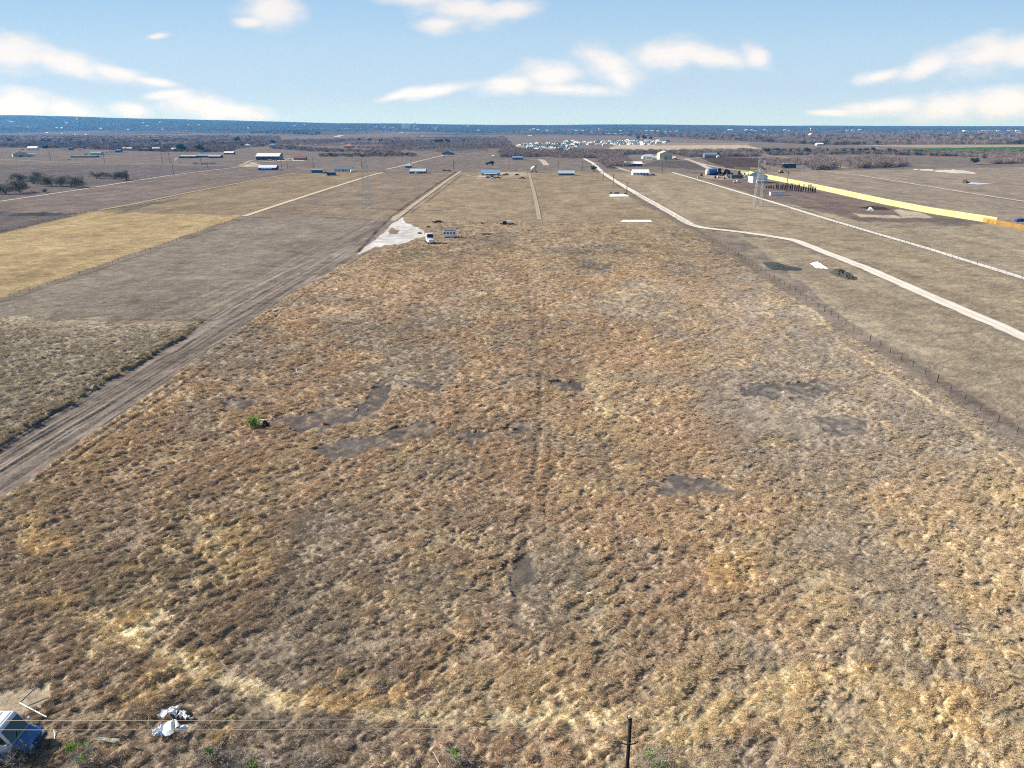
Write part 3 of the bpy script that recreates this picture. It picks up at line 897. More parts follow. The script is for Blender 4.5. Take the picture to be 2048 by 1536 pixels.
MATS = {}
def M(c, rough=.8, metal=0.0, spec=.3, var=.18, scale=2.0, key=''):
    kk = (c, rough, metal, key)
    if kk in MATS:
        return MATS[kk]
    m, t = new_mat('paint_%d_%d_%d' % c)
    a = lin(c) * (.70 if sum(c) < 690 else .93)
    pos = t.n('ShaderNodeTexCoord').outputs['Object']
    n1 = t.n('ShaderNodeTexNoise', {'Vector': pos, 'Scale': scale, 'Detail': 4.0, 'Roughness': .6}).outputs[0]
    k = t.math('MULTIPLY_ADD', t.math('SUBTRACT', n1, .5), var * 2, 1.0)
    c1 = t.n('ShaderNodeVectorMath', {0: tuple(a), 'Scale': k}, operation='SCALE').outputs[0]
    bs = t.n('ShaderNodeBsdfPrincipled', {'Base Color': c1, 'Roughness': rough, 'Metallic': metal, 'Specular IOR Level': spec})
    out(t, bs.outputs[0])
    MATS[kk] = m
    return m

def ribbed(c, pitch, axis='X', rough=.45, metal=.0):
    """sheet metal or boards with ribs every `pitch` metres along an object axis"""
    kk = ('rib', c, pitch, axis)
    if kk in MATS: return MATS[kk]
    m, t = new_mat('ribbed_%d_%d_%d' % c)
    a = lin(c) * (.70 if sum(c) < 690 else .93)
    pos = t.n('ShaderNodeTexCoord').outputs['Object']
    s_ = t.n('ShaderNodeSeparateXYZ', {0: pos}).outputs['XYZ'.index(axis)]
    w = t.math('SINE', t.math('MULTIPLY', s_, 2 * math.pi / pitch))
    n1 = t.n('ShaderNodeTexNoise', {'Vector': pos, 'Scale': .7, 'Detail': 4.0}).outputs[0]
    k = t.math('MULTIPLY_ADD', t.math('SUBTRACT', n1, .5), .3, 1.0)
    k = t.math('MULTIPLY_ADD', t.smooth(w, .7, 1.0), -.14, k)
    c1 = t.n('ShaderNodeVectorMath', {0: tuple(a), 'Scale': k}, operation='SCALE').outputs[0]
    bmp = t.n('ShaderNodeBump', {'Height': w, 'Strength': .4, 'Distance': .05})
    bs = t.n('ShaderNodeBsdfPrincipled', {'Base Color': c1, 'Roughness': rough, 'Metallic': metal, 'Specular IOR Level': .4, 'Normal': bmp.outputs[0]})
    out(t, bs.outputs[0])
    MATS[kk] = m
    return m

WHITE = (240, 240, 238); CREAM = (240, 230, 200); DKBLUE = (60, 84, 120); BLUE = (64, 130, 190); GREY = (150, 152, 155)
BLACK = (34, 34, 36); BROWN = (112, 92, 78); RUST = (120, 82, 64); GLASSC = (38, 50, 62); TEAL = (40, 92, 90); LTBLUE = (232, 240, 250)
GLASS = M(GLASSC, .12, 0, .6, .1, key='glass')
TYRE = M((30, 30, 31), .9, key='tyre')

# ----------------------------------------------------------------- buildings
def building(name, cat, label, u0, u1, vb, wall_px, roof_px, D, wallc, roofc, style='long', rz=0.0, wins=0, door=True, doorc=None, lean=None, group=None, over=.4, porch=None):
    um = (u0 + u1) / 2
    k = ppm(um, vb)
    Wd, hw, hr = (u1 - u0) / k, wall_px / k, roof_px / k
    base = G(um, vb) + Vector((0, D / 2, 0))
    t_ = thing(name, label, cat, base, rz, group)
    wm = ribbed(wallc, .9) if style in ('barn', 'front') else M(wallc, .7, var=.08, scale=.6)
    rm = ribbed(roofc, .6, 'X')
    w = MB(); r_ = MB()
    x, y = Wd / 2, D / 2
    if style in ('long', 'barn'):
        w.extrude_x([(-y, 0), (y, 0), (y, hw), (0, hw + hr), (-y, hw)], -x, x)
        th = .18
        for sg in (-1, 1):
            e = over
            r_.extrude_x([(sg * (y + e), hw - hr * e / y + .02), (0, hw + hr + .03), (0, hw + hr + th), (sg * (y + e), hw - hr * e / y + th)][::sg], -x - e, x + e)
    elif style == 'front':
        w.extrude([(-x, 0), (x, 0), (x, hw), (0, hw + hr), (-x, hw)], -y, y)
        th = .18
        for sg in (-1, 1):
            e = over
            r_.extrude([(sg * (x + e), hw - hr * e / x + .02), (0, hw + hr + .03), (0, hw + hr + th), (sg * (x + e), hw - hr * e / x + th)][::-sg], -y - e, y + e)
        rm = ribbed(roofc, .6, 'Y')
    elif style == 'round':
        n = 12
        prof = [(-y * math.cos(math.pi * i / n), hw * .25 + (hw * .75 + hr) * math.sin(math.pi * i / n)) for i in range(n + 1)]
        w.extrude_x([(-y * .97, 0), (y * .97, 0)] + [(-a * .97, b * .97) for a, b in prof], -x + .1, x - .1)
        inn = [(a * .985, b * .985) for a, b in prof]
        for i in range(n):
            r_.extrude_x([prof[i], prof[i + 1], inn[i + 1], inn[i]], -x, x)
    elif style == 'shed':
        w.extrude_x([(-y, 0), (y, 0), (y, hw + hr), (-y, hw)], -x, x)
        r_.extrude_x([(-y - over, hw - .0), (y + over, hw + hr + .05), (y + over, hw + hr + .22), (-y - over, hw + .17)], -x - over, x + over)
    elif style == 'hip':
        w.box((0, 0, hw / 2), (Wd, D, hw))
        e = over; rl = max(x - y, x * .25)
        vs = [(-x - e, -y - e, hw), (x + e, -y - e, hw), (x + e, y + e, hw), (-x - e, y + e, hw), (-rl, 0, hw + hr), (rl, 0, hw + hr),
              (-x - e, -y - e, hw + .15), (x + e, -y - e, hw + .15), (x + e, y + e, hw + .15), (-x - e, y + e, hw + .15)]
        r_.add(vs, [(3, 2, 1, 0), (0, 1, 7, 6), (1, 2, 8, 7), (2, 3, 9, 8), (3, 0, 6, 9), (6, 7, 5, 4), (7, 8, 5), (8, 9, 4, 5), (9, 6, 4)])
    wall = obj('wall', w, wm, t_)
    roof = obj('roof', r_, rm, t_)
    if wins:
        for i in range(wins):
            xx = -x + Wd * (i + .6) / (wins + .2)
            wn = obj('window', MB().box((xx, -y - .03, hw * .55), (min(1.4, Wd / wins * .5), .06, min(1.3, hw * .45))), GLASS, t_)
            obj('frame', MB().box((xx, -y - .015, hw * .55), (min(1.4, Wd / wins * .5) + .24, .05, min(1.3, hw * .45) + .24)), M(WHITE, .6, var=.05), wn)
    if door:
        dw = min(1.0, Wd * .2) if style not in ('barn', 'front') else min(3.4, Wd * .3)
        dh = min(2.1, hw * .8) if style not in ('barn', 'front') else min(3.2, hw * .75)
        obj('door', MB().box((x * .12 if style != 'front' else 0, -y - .04, dh / 2), (dw, .08, dh)), M(doorc or (86, 80, 76), .6), t_)
    if porch:
        pd, pc = porch
        p = MB().box((0, -y - pd / 2 - .05, hw * .82), (Wd * .7, pd, .12), rx=.06)
        obj('porch_roof', p, M(pc, .5), t_)
        for i in range(4):
            obj('post', MB().box((-Wd * .33 + Wd * .22 * i, -y - pd + .05, hw * .38), (.14, .14, hw * .76)), M(WHITE, .6), t_)
    if lean:
        lw, lh, lc = lean
        l = MB().extrude_x([(-y - .05, 0), (-y - lw, 0), (-y - lw, lh * .7), (-y - .05, lh)], -x * .6, x * .6)
        obj('lean_to', l, M(lc, .6), t_)
    return t_

# (name, category, label, u0, u1, base v, wall px, roof px, depth m, wall, roof, extras)
BUILDINGS = [
    ('barn', 'barn', 'long barn with a bright white roof and dark front, tallest beside the road', 512, 559, 320, 7.0, 5.5, 20, DKBLUE, WHITE, dict(style='barn', wins=0)),  # wall colour is dark blue for the shade on the front
    ('ranch_house', 'house', 'long blue house with a white roof just in front of the white barn', 517, 552, 340.5, 5, 4.2, 12, DKBLUE, (226, 232, 240), dict(wins=4, lean=(3, 2.6, BLUE))),
    ('shed', 'shed', 'low shed with a red roof right of the white barn', 587, 611, 320, 3.6, 3, 10, (130, 140, 150), (176, 92, 84), dict()),
    ('storage_container', 'container', 'bright blue metal container standing in the field left of the boat-blue trailer', 623, 644, 346, 5.6, .6, 4, BLUE, (150, 190, 214), dict(style='shed')),
    ('mobile_home', 'house', 'grey-blue roofed mobile home with a white front beside a round white tank', 668, 703, 343, 4.5, 3.4, 12, (226, 232, 238), (112, 138, 168), dict(wins=5)),
    ('mobile_home', 'house', 'pale roofed mobile home with cars along its shaded front, left of the double rut track', 820, 851, 347, 4.2, 4.2, 12, DKBLUE, (214, 228, 236), dict(wins=4)),  # the front's shade is put into the dark blue wall colour
    ('small_house', 'house', 'small teal-blue cabin behind the pale roofed mobile home', 811, 822, 336, 4, 3, 8, (74, 124, 158), (170, 206, 224), dict(wins=1)),
    ('farmhouse', 'house', 'white gabled farmhouse with blue-grey wing at the end of the pale lane', 884, 908, 309.5, 3.6, 3.8, 12, (120, 146, 178), (196, 208, 222), dict(wins=3, style='front')),
    ('two_storey_house', 'house', 'two-storey house with a light blue roof, dormers and porch behind parked cars', 962, 1000, 351, 5.0, 5.2, 12, (206, 216, 226), (150, 180, 212), dict(wins=5, porch=(3.0, WHITE))),
    ('blue_cabin', 'house', 'blue fronted cabin with white end wall at the bend of the short white drive', 1025, 1046, 319.5, 4.2, 2, 9, (74, 130, 200), (150, 176, 204), dict(wins=2)),
    ('mobile_home', 'house', 'sky-blue roofed mobile home alone on mown grass left of the gravel road corner', 1117, 1149, 351, 4.2, 4.4, 11, DKBLUE, (194, 218, 234), dict(wins=5)),  # walls coloured dark blue to stand for the shaded front
    ('mobile_home', 'house', 'long white-roofed mobile home with three windows right of the gravel road corner', 1266, 1298, 350.5, 5.0, 5.4, 11, (232, 234, 240), (250, 250, 250), dict(wins=5)),
    ('farm_shed', 'shed', 'open blue shed with a sloping white roof behind the long white mobile home', 1251, 1285, 332.5, 4.5, 3.6, 11, (64, 92, 140), (236, 240, 246), dict(style='shed')),
    ('metal_hall', 'building', 'tall cream metal hall with its gable to the road and a row of windows', 1319, 1344, 319, 11, 5, 24, (244, 238, 196), (240, 236, 206), dict(style='front', wins=4)),
    ('farmhouse', 'house', 'white house with dark arched porch beside the tall cream hall', 1286, 1311, 318, 4.6, 4.4, 14, (236, 238, 242), (206, 214, 226), dict(style='hip', wins=4, porch=(3, WHITE))),
    ('quonset_hut', 'hut', 'round-topped grey metal hut at the edge of the dark ploughed field', 1409, 1435, 315.5, 5.5, 3.5, 14, (120, 130, 142), (150, 172, 194), dict(style='round', door=False)),
    ('workshop', 'shed', 'white workshop with a dark roof standing among lean-tos in the yard beside the right pylon', 1505, 1534, 366, 13, 7, 14, (226, 232, 236), (62, 82, 92), dict(style='front', lean=(4.0, 3.4, (170, 190, 200)))),
    ('storage_container', 'container', 'light blue container alone on the bare yard below the row of posts', 1541, 1569, 391, 6.5, .8, 3.2, LTBLUE, (120, 142, 170), dict(style='shed', door=False)),
    ('green_roofed_house', 'house', 'cream house with a steep dark green roof on the far left', 21, 46, 314, 6.0, 5.0, 18, CREAM, (44, 96, 90), dict(style='front', rz=R(38), wins=2)),
    ('storage_container', 'container', 'white container right of the green roofed house', 55, 69, 313, 4.4, .5, 5, WHITE, (226, 228, 230), dict(style='shed', door=False)),
    ('mobile_home', 'house', 'white mobile home with black window band above the green roofed house', 55, 74, 300.5, 4.4, 3, 10, WHITE, (244, 244, 244), dict(wins=2)),
    ('open_shed', 'shed', 'long low dark open-fronted shed beside the far left road', 142, 192, 315, 2.2, 1.6, 10, (36, 42, 48), (120, 134, 134), dict(style='shed', door=False)),
    ('mobile_home', 'house', 'white and teal mobile home behind the long dark open shed', 180, 202, 310, 3.6, 2.6, 10, (214, 226, 228), (150, 186, 190), dict(wins=3)),
    ('poultry_shed', 'shed', 'long shed with silver roof and dark front, left half of a pair', 358, 391, 316, 3.2, 1.8, 12, (40, 50, 58), (186, 206, 214), dict(style='shed', door=False)),
    ('poultry_shed', 'shed', 'long shed with grey roof adjoining the silver one on its right', 391, 417, 315, 3.0, 2.4, 12, (70, 84, 96), (150, 168, 186), dict(style='shed', door=False)),
    ('poultry_shed', 'shed', 'blue-grey shed at the right end of the row of long sheds', 417, 441, 316, 3.2, 2.6, 12, (54, 84, 100), (196, 216, 226), dict(style='long')),
    ('mobile_home', 'house', 'white roofed home with dark front right of the three long sheds', 448, 467, 309, 3.0, 2.8, 10, (54, 84, 104), (230, 236, 240), dict(wins=2)),
    ('mobile_home', 'house', 'white trailer home in the row left of the round green tree, long one', 245, 263, 300.5, 3.2, 2.4, 10, (206, 212, 210), (226, 228, 222), dict(wins=3)),
    ('mobile_home', 'house', 'white trailer home in the row left of the round green tree, with dark front', 304, 319, 301, 3.4, 2.2, 10, (60, 70, 78), (240, 240, 236), dict(wins=2)),
    ('mobile_home', 'house', 'small grey trailer home in the row left of the round green tree', 281, 300, 301, 3.0, 1.8, 10, (170, 178, 176), (150, 160, 160), dict(wins=2)),
    ('white_house', 'house', 'bright white house touching the round green tree', 343, 351, 302, 3.6, 2.2, 8, WHITE, (244, 244, 240), dict(wins=1)),
    ('blue_house', 'house', 'blue sided house beside a white trailer, above the forked lane', 232, 241, 305, 4.0, 2.4, 9, (70, 124, 160), (100, 136, 160), dict(wins=1)),
    ('orange_roofed_house', 'house', 'house with an orange tiled roof on a low rise among the bare woods', 688, 706, 296, 3.4, 4.0, 18, (226, 190, 160), (206, 146, 116), dict(style='hip', wins=2)),
    ('hill_house', 'house', 'white house with dark windows left of a dark round tree above the barn', 488, 500, 294, 3.2, 2.4, 14, WHITE, (226, 226, 226), dict(style='hip', wins=2)),
    ('hill_house', 'house', 'white two-part house below the dark round tree above the barn', 538, 550, 294, 3.8, 2.6, 14, WHITE, (150, 168, 180), dict(style='hip', wins=2)),
    ('farm_shed', 'shed', 'small white and black shed among bare trees behind the white porch house', 1250, 1262, 307, 2.6, 1.6, 9, (196, 196, 196), (60, 62, 66), dict()),
    ('farm_shed', 'shed', 'pair-roofed pale shed in bare trees right of the quonset hut', 1483, 1490, 309, 3.4, 2.0, 10, (226, 222, 222), (236, 236, 236), dict()),
    ('white_house', 'house', 'white farmhouse among dark trees beyond the green field edge', 1634, 1647, 291, 2.8, 2.0, 16, (232, 216, 224), (240, 236, 240), dict()),
    ('farm_shed', 'shed', 'tiny white shed in the clump of dark trees at the green field', 1751, 1757, 301, 3.6, 1.6, 10, (236, 240, 240), (200, 210, 214), dict()),
    ('white_houses', 'house', 'white fronted house by the bare hedge above the blue cabin', 1064, 1072, 311.5, 3.6, 2.6, 10, WHITE, (180, 186, 190), dict(style='front')),
    ('white_house', 'house', 'second white house by the hedge above the blue cabin, right one', 1077, 1085, 311, 3.4, 2.4, 10, WHITE, (150, 156, 160), dict(style='front')),
    ('pump_house', 'hut', 'tiny white pump house in the far grey field right of the rut track', 984, 988, 315, 3.0, 1.2, 4, WHITE, (230, 230, 230), dict(door=False)),
]
for b in BUILDINGS:
    nm_, cat_, lab_, u0, u1, vb, wp, rp, D, wc, rc, ex = b
    building(nm_ if nm_ != 'white_houses' else 'white_house', cat_, lab_, u0, u1, vb, wp, rp, D, wc, rc, **ex)

# ----------------------------------------------------------------- vehicles
def wheel_mb(x, y, r, w):
    n = 14
    prof = [(r * math.cos(2 * math.pi * i / n), r * math.sin(2 * math.pi * i / n)) for i in range(n)]
    return MB().extrude([(x + a, r + b) for a, b in prof], y - w / 2, y + w / 2)

def wheels(t_, xs, half, r=.34, w=.24):
    for x in xs:
        for s_ in (-1, 1):
            wl = obj('wheel', wheel_mb(x, s_ * half, r, w), TYRE, t_)
            obj('rim', MB().tube([(x, s_ * (half + w / 2 - .02), r), (x, s_ * (half + w / 2 + .015), r)], r * .55, 10), M((150, 152, 156), .4, .3), wl)

def car(label, u, v, c, rz=0.0, cat='car', scale=1.0, kind='car'):
    t_ = thing('parked_car' if kind == 'car' else 'pickup_truck', label, cat, G(u, v), rz, scale=scale)
    pm = M(c, .3, 0, .5, .06)
    if kind == 'car':
        prof = [(-2.2, .35), (-2.25, .75), (-2.0, .92), (-1.3, .98), (-.75, 1.45), (.65, 1.47), (1.35, .98), (2.1, .86), (2.25, .6), (2.2, .35)]
        cab = [(-1.16, .99), (-.72, 1.38), (.6, 1.40), (1.18, .99)]
    else:
        prof = [(-2.7, .5), (-2.72, 1.05), (-.55, 1.05), (-.4, 1.72), (.75, 1.74), (1.35, 1.15), (2.5, 1.05), (2.68, .8), (2.66, .45)]
        cab = [(-.40, 1.12), (-.3, 1.64), (.7, 1.66), (1.2, 1.14)]
    obj('body', MB().extrude(prof, -.88, .88), pm, t_, bevel=.07)
    for s_ in (-1, 1):
        obj('window', MB().extrude(cab, s_ * .885 - .012, s_ * .885 + .012), GLASS, t_)
    a, b = cab[-1], cab[-2]
    obj('windscreen', MB().add([(a[0] + .1, -.74, a[1] + .03), (a[0] + .1, .74, a[1] + .03), (b[0] + .1, .66, b[1] + .03), (b[0] + .1, -.66, b[1] + .03),
                                (a[0] + .05, -.74, a[1] - .02), (a[0] + .05, .74, a[1] - .02), (b[0] + .05, .66, b[1] - .02), (b[0] + .05, -.66, b[1] - .02)],
                               [(0, 1, 2, 3), (7, 6, 5, 4), (0, 4, 5, 1), (2, 6, 7, 3), (1, 5, 6, 2), (0, 3, 7, 4)]), GLASS, t_)
    wheels(t_, (-1.35, 1.35) if kind == 'car' else (-1.7, 1.65), .78, .33 if kind == 'car' else .40)
    return t_

CARS = [
    ('black car parked in front of the two-storey house, left one', 976, 356, BLACK, .1, 'car'), ('black car parked in front of the two-storey house, middle one', 984, 355.5, (40, 42, 48), .2, 'car'),
    ('white car squeezed between black cars before the two-storey house', 986, 358, WHITE, .1, 'car'), ('dark car at the right end of the row before the two-storey house', 995, 357, BLACK, .1, 'pickup'),
    ('black car with a white roof right of the two-storey house', 1012, 350.5, BLACK, 0, 'pickup'), ('dark car standing alone on the tan lot', 1034, 351, BLACK, .2, 'car'),
    ('white car at the back edge of the tan lot', 1031, 341.5, WHITE, 0, 'car'), ('black pickup truck at the end of the tan lot near the narrow lane', 1044, 358, BLACK, .1, 'pickup'),
    ('dark blue car beside the long white-roofed mobile home', 1292, 351.5, (44, 56, 104), .1, 'pickup'), ('dark trailer truck right of the long white-roofed mobile home', 1304, 351.5, (50, 54, 74), 0, 'pickup'),
    ('white car parked by the road below the teal-blue cabin', 833, 348.5, WHITE, .2, 'car'), ('blue car under the eave of the pale roofed mobile home', 840, 347.8, DKBLUE, .1, 'car'),
    ('dark car under the eave of the pale roofed mobile home, leftmost', 824, 347.8, BLACK, .1, 'car'),
    ('white truck right of the blue ranch house', 562, 340.5, WHITE, 0, 'pickup'), ('dark blue pickup beside the blue container in the field', 650, 347, (44, 60, 96), 0, 'pickup'),
    ('white pickup truck parked in front of the big white barn', 540, 321, WHITE, 0, 'pickup'), ('tan car parked in front of the big white barn', 551, 321.5, (196, 184, 156), 0, 'car'),
    ('white car parked between the barn and the red-roofed shed', 574, 321, WHITE, 0, 'car'), ('teal car parked left of the red-roofed shed', 581, 321, TEAL, 0, 'car'), ('dark green car parked right of the white barn end', 566, 320.5, (40, 76, 80), 0, 'pickup'),
    ('white van below the blue car in the scrap yard', 1474.5, 365, WHITE, 0, 'pickup'), ('dark red car in the scrap yard beside the tyre heap', 1443, 352, (110, 60, 56), .3, 'car'),
    ('bright blue car at the right edge beyond the orange picket fence', 2040, 443.5, (40, 64, 150), .1, 'car'),
    ('black car beside the white mobile home on the far left', 45, 299.5, BLACK, 0, 'pickup'), ('white car in front of the long low dark open shed', 214, 306, WHITE, 0, 'car'),
    ('dark car between the mobile homes and the long dark shed', 172, 309.5, BLACK, 0, 'car'), ('white car beside the blue sided house', 243, 305.5, WHITE, .4, 'car'),
    ('dark car at the roadside right of the tall cream hall', 1350, 318.5, (60, 62, 66), 0, 'pickup'), ('dark pickup before the white porch house', 1309, 319.5, (40, 42, 46), 0, 'pickup'),
    ('white truck parked on the pale lane before the far blue-grey farmhouse', 886, 313, WHITE, .6, 'pickup'),
    ('black car left of the rut track beside the cross road', 889, 342.3, BLACK, 0, 'car'), ('brown car right of the black one beside the cross road', 898, 342.5, (92, 76, 70), 0, 'car'),
    ('white pickup at the entrance gate of the far left road', 138, 319.5, WHITE, 0, 'pickup'),
]
for lab_, u, v, c, rz, kd in CARS:
    car(lab_, u, v, c, rz, 'car' if kd == 'car' else 'pickup truck', 1.25, kd)

def box_van(name, label, cat, u, v, L, Wd, Hh, c, rz, wins=3, roofc=None, z0=.5, scale=1.0):
    t_ = thing(name, label, cat, G(u, v), rz, scale=scale)
    obj('body', MB().extrude([(-L / 2, z0), (-L / 2, Hh * .92), (-L / 2 + .25, Hh), (L / 2 - .5, Hh), (L / 2 - .1, Hh * .55), (L / 2, Hh * .5), (L / 2, z0)], -Wd / 2, Wd / 2), M(c, .4, 0, .4, .08), t_, bevel=.08)
    if roofc:
        obj('roof', MB().box((-.1, 0, Hh + .05), (L - .8, Wd - .1, .12)), M(roofc, .5), t_)
    for i in range(wins):
        xx = -L / 2 + L * (i + .6) / (wins + .4)
        for s_ in (-1, 1):
            obj('window', MB().box((xx, s_ * (Wd / 2 + .01), Hh * .66), (L / wins * .5, .04, Hh * .24)), GLASS, t_)
    wheels(t_, (-L * .22, L * .3), Wd / 2 - .15, .38)
    return t_

box_van('camper_van', 'white camper van with a blue-grey roof and side windows in the dry grass', 'camper', 900, 475, 6.6, 2.6, 3.4, (246, 248, 252), 0.05, 4, (74, 92, 120), scale=1.0)
box_van('motorhome', 'white motorhome in the row of trailers left of the bare woods, far left', 'motorhome', 127, 300.5, 13, 4, 5, (236, 238, 240), 0, 3)
box_van('motorhome', 'white motorhome with a blue end beside the other one, far left', 'motorhome', 143, 300.8, 11, 4, 5, (70, 120, 170), 0, 3, WHITE)
box_van('motorhome', 'white motorhome with dark window right of the blue one, far left', 'motorhome', 162, 300.6, 12, 4, 4.6, (236, 238, 240), 0, 2)
box_van('travel_trailer', 'white travel trailer behind the long low dark shed, beside the blue house', 'trailer', 225, 305, 13, 4, 4.5, (240, 240, 240), 0, 3)
box_van('travel_trailer', 'black and white trailer parked on the left of the pylon of the scrap yard road', 'trailer', 1577, 336.5, 17, 5, 6, (52, 52, 54), 0, 2, WHITE)
box_van('old_bus', 'blue-grey old bus parked in the scrap yard left of the white workshop', 'bus', 1473, 357.5, 13, 4.2, 3.8, (84, 106, 128), .15, 4)

# tractor unit by the white pad
t_ = thing('truck_cab', 'white truck tractor with its shaded side towards us at the tip of the white pad', 'truck', G(860, 487), R(-72), None, 1.3)
wm = M((226, 234, 242), .35, 0, .5, .06)
obj('chassis', MB().box((-.6, 0, .85), (6.2, .9, .3)), M((44, 46, 50)), t_)
obj('cab', MB().extrude([(-1.2, .8), (-1.2, 3.2), (-.6, 3.6), (.5, 3.5), (1.1, 2.2), (1.15, .8)], -1.2, 1.2), wm, t_, bevel=.1)
obj('hood', MB().extrude([(1.16, .7), (1.16, 2.05), (2.6, 1.75), (2.8, 1.5), (2.8, .7)], -.95, .95), wm, t_, bevel=.1)
obj('windscreen', MB().extrude([(.62, 3.22), (1.08, 2.26), (1.16, 2.28), (.72, 3.26)], -1.0, 1.0), GLASS, t_)
for s_ in (-1, 1):
    obj('window', MB().box((.1, s_ * 1.21, 2.6), (1.0, .04, .75)), GLASS, t_)
    obj('exhaust_pipe', MB().tube([(-1.4, s_ * .9, .8), (-1.4, s_ * .9, 4.0)], .09, 8), M((170, 172, 176), .3, .8), t_)
    obj('fender', MB().extrude([(1.3, .95), (1.6, 1.15), (2.2, 1.15), (2.5, .9), (2.3, .85), (1.5, .85)], s_ * 1.15 - .16, s_ * 1.15 + .16), wm, t_)
wheels(t_, (1.9, -1.9, -3.1), 1.05, .5, .3)

# trailers, tanks and odd things standing about the camp and the yards
def flat_trailer(label, u, v, L, Wd, c, rz=0.0, load=None):
    t_ = thing('flat_trailer', label, 'trailer', G(u, v), rz)
    d = MB().box((0, 0, .75), (L, Wd, .16))
    obj('deck', d, M(c), t_)
    f = MB()
    f.box((L / 2 + .7, 0, .62), (1.5, .12, .12)); f.box((0, -Wd * .4, .6), (L, .1, .14)); f.box((0, Wd * .4, .6), (L, .1, .14))
    obj('chassis', f, M(BLACK), t_)
    wheels(t_, (-L * .2,), Wd / 2 + .12, .36)
    if load:
        for (x, lx, h, cc) in load:
            obj('load', MB().box((x, 0, .84 + h / 2), (lx, Wd * .8, h)), M(cc), t_, bevel=.06)
    return t_
flat_trailer('low black trailer in the dry grass beyond the truck tractor', 875, 446, 6, 2.2, (46, 48, 54), 0, [(.5, 3, .5, (60, 62, 70))])
flat_trailer('black trailer with a white tank load, right of the camp', 1014, 449.5, 7.5, 2.4, BLACK, 0, [(-1.2, 2.2, 1.0, (40, 42, 46)), (1.0, 2.4, 1.2, WHITE)])
flat_trailer('empty trailer frame lying low in the grass below the white tank trailer', 972, 470, 5.2, 2.0, (110, 98, 82), 0)
flat_trailer('small dark trailer between the black trailers of the camp', 966, 448.5, 2.6, 1.4, (64, 60, 58), 0)
flat_trailer('dark boat-shaped trailer on the field right of the blue container', 663, 351.5, 12, 4, (40, 58, 92), 0, [(0, 9, 2.6, (50, 78, 116))])
t_ = tag(obj('log_pile', MB().box((0, 0, .25), (2.2, .9, .5), .2).box((.3, .2, .6), (1.4, .6, .3), -.2), M(RUST)), 'small rusty brown pile of scrap left of the camp trailers', 'scrap pile')
t_.location = G(856, 455)
n = 16
tb = MB()
for i in range(n):
    pass
ring = [(.62 + .24 * math.cos(2 * math.pi * k / 8), .2 + .18 * math.sin(2 * math.pi * k / 8)) for k in range(8)]
vs = [(rr * math.cos(2 * math.pi * i / n), rr * math.sin(2 * math.pi * i / n), zz) for i in range(n) for rr, zz in ring]
fs = [(i * 8 + k, ((i + 1) % n) * 8 + k, ((i + 1) % n) * 8 + (k + 1) % 8, i * 8 + (k + 1) % 8) for i in range(n) for k in range(8)]
t_ = tag(obj('loose_tyre', MB().add(vs, fs), TYRE, smooth=True), 'loose grey tyre lying on the edge of the white pad', 'tyre'); t_.location = G(839, 467); t_.scale = (1.3,) * 3

def tank(label, u, v, L, rad, c, rz=0.0, c2=None):
    t_ = thing('storage_tank', label, 'tank', G(u, v), rz)
    n = 6
    pts = [(-L / 2, 0, rad), (-L / 2 + rad * .25, 0, rad)] + [(-L / 2 + L * (i + 1) / n, 0, rad) for i in range(n - 1)] + [(L / 2 - rad * .25, 0, rad), (L / 2, 0, rad)]
    rd = [rad * .55, rad * .96] + [rad] * (n - 1) + [rad * .96, rad * .55]
    obj('vessel', MB().tube(pts, rd, 16), M(c, .4), t_, smooth=True)
    for s_ in (-1, 1):
        obj('saddle', MB().box((s_ * L * .3, 0, rad * .3), (.3, rad * 1.5, rad * .6)), M(c2 or GREY), t_)
    return t_
tank('round white propane tank right of the grey-blue mobile home', 705, 345, 4.5, 1.6, WHITE, .3)
tank('bright blue tank lying in the scrap yard, cream at its left end', 1422, 350, 12, 3.4, (30, 120, 220), 0)
tank('pale cream tank against the left end of the bright blue tank', 1414.5, 350.3, 4.5, 3.2, (236, 230, 200), 0)
tank('small white tank beside the quonset hut door', 1436, 316, 5, 2.0, WHITE, 0)
t_ = thing('concrete_mixer', 'pale mixer-shaped machine by the cross road at the end of the tan lot', 'machine', G(1068, 345))
obj('drum', MB().tube([(-3.5, 0, 3), (-1.5, 0, 4.2), (1.2, 0, 5.6), (2.4, 0, 7.4)], [1.2, 2.4, 2.4, 1.2], 12), M((232, 228, 224), .5), t_, smooth=True)
obj('frame', MB().box((0, 0, 1.4), (8, 2.4, .6)).box((-2, 0, 2.2), (1, 2, 1.4)).box((2, 0, 3), (.6, 2, 3)), M((200, 196, 190)), t_)
wheels(t_, (-2.5, 2.5), 1.3, .9, .5)
t_ = thing('white_archway', 'white arched gate frame beside the far left road', 'gate', G(355.5, 327.5))
for s_ in (-1, 1):
    obj('post', MB().box((s_ * 3.4, 0, 2.4), (1.5, 1.5, 4.8)), M(WHITE), t_)
obj('arch', MB().tube([(3.4 * math.cos(a), 0, 4.6 + 2 * math.sin(a)) for a in np.linspace(0, math.pi, 9)], .7, 6), M(WHITE), t_)
for (u0, u1, v, lab_) in ((386, 398, 328.5, 'pale masonry wall of the far left road, left piece'), (402, 416, 329, 'pale masonry wall of the far left road, between two poles'), (417, 433, 328.5, 'pale masonry wall with white end posts, right piece')):
    k = ppm((u0 + u1) / 2, v); L = (u1 - u0) / k
    t_ = thing('boundary_wall', lab_, 'wall', G((u0 + u1) / 2, v))
    obj('panel', MB().box((0, 0, 1.2), (L, .3, 2.4)), M((214, 216, 222)), t_)
    for s_ in (-1, 1):
        obj('pillar', MB().box((s_ * L / 2, 0, 1.9), (1.1, 1.0, 3.8)), M(WHITE), t_)
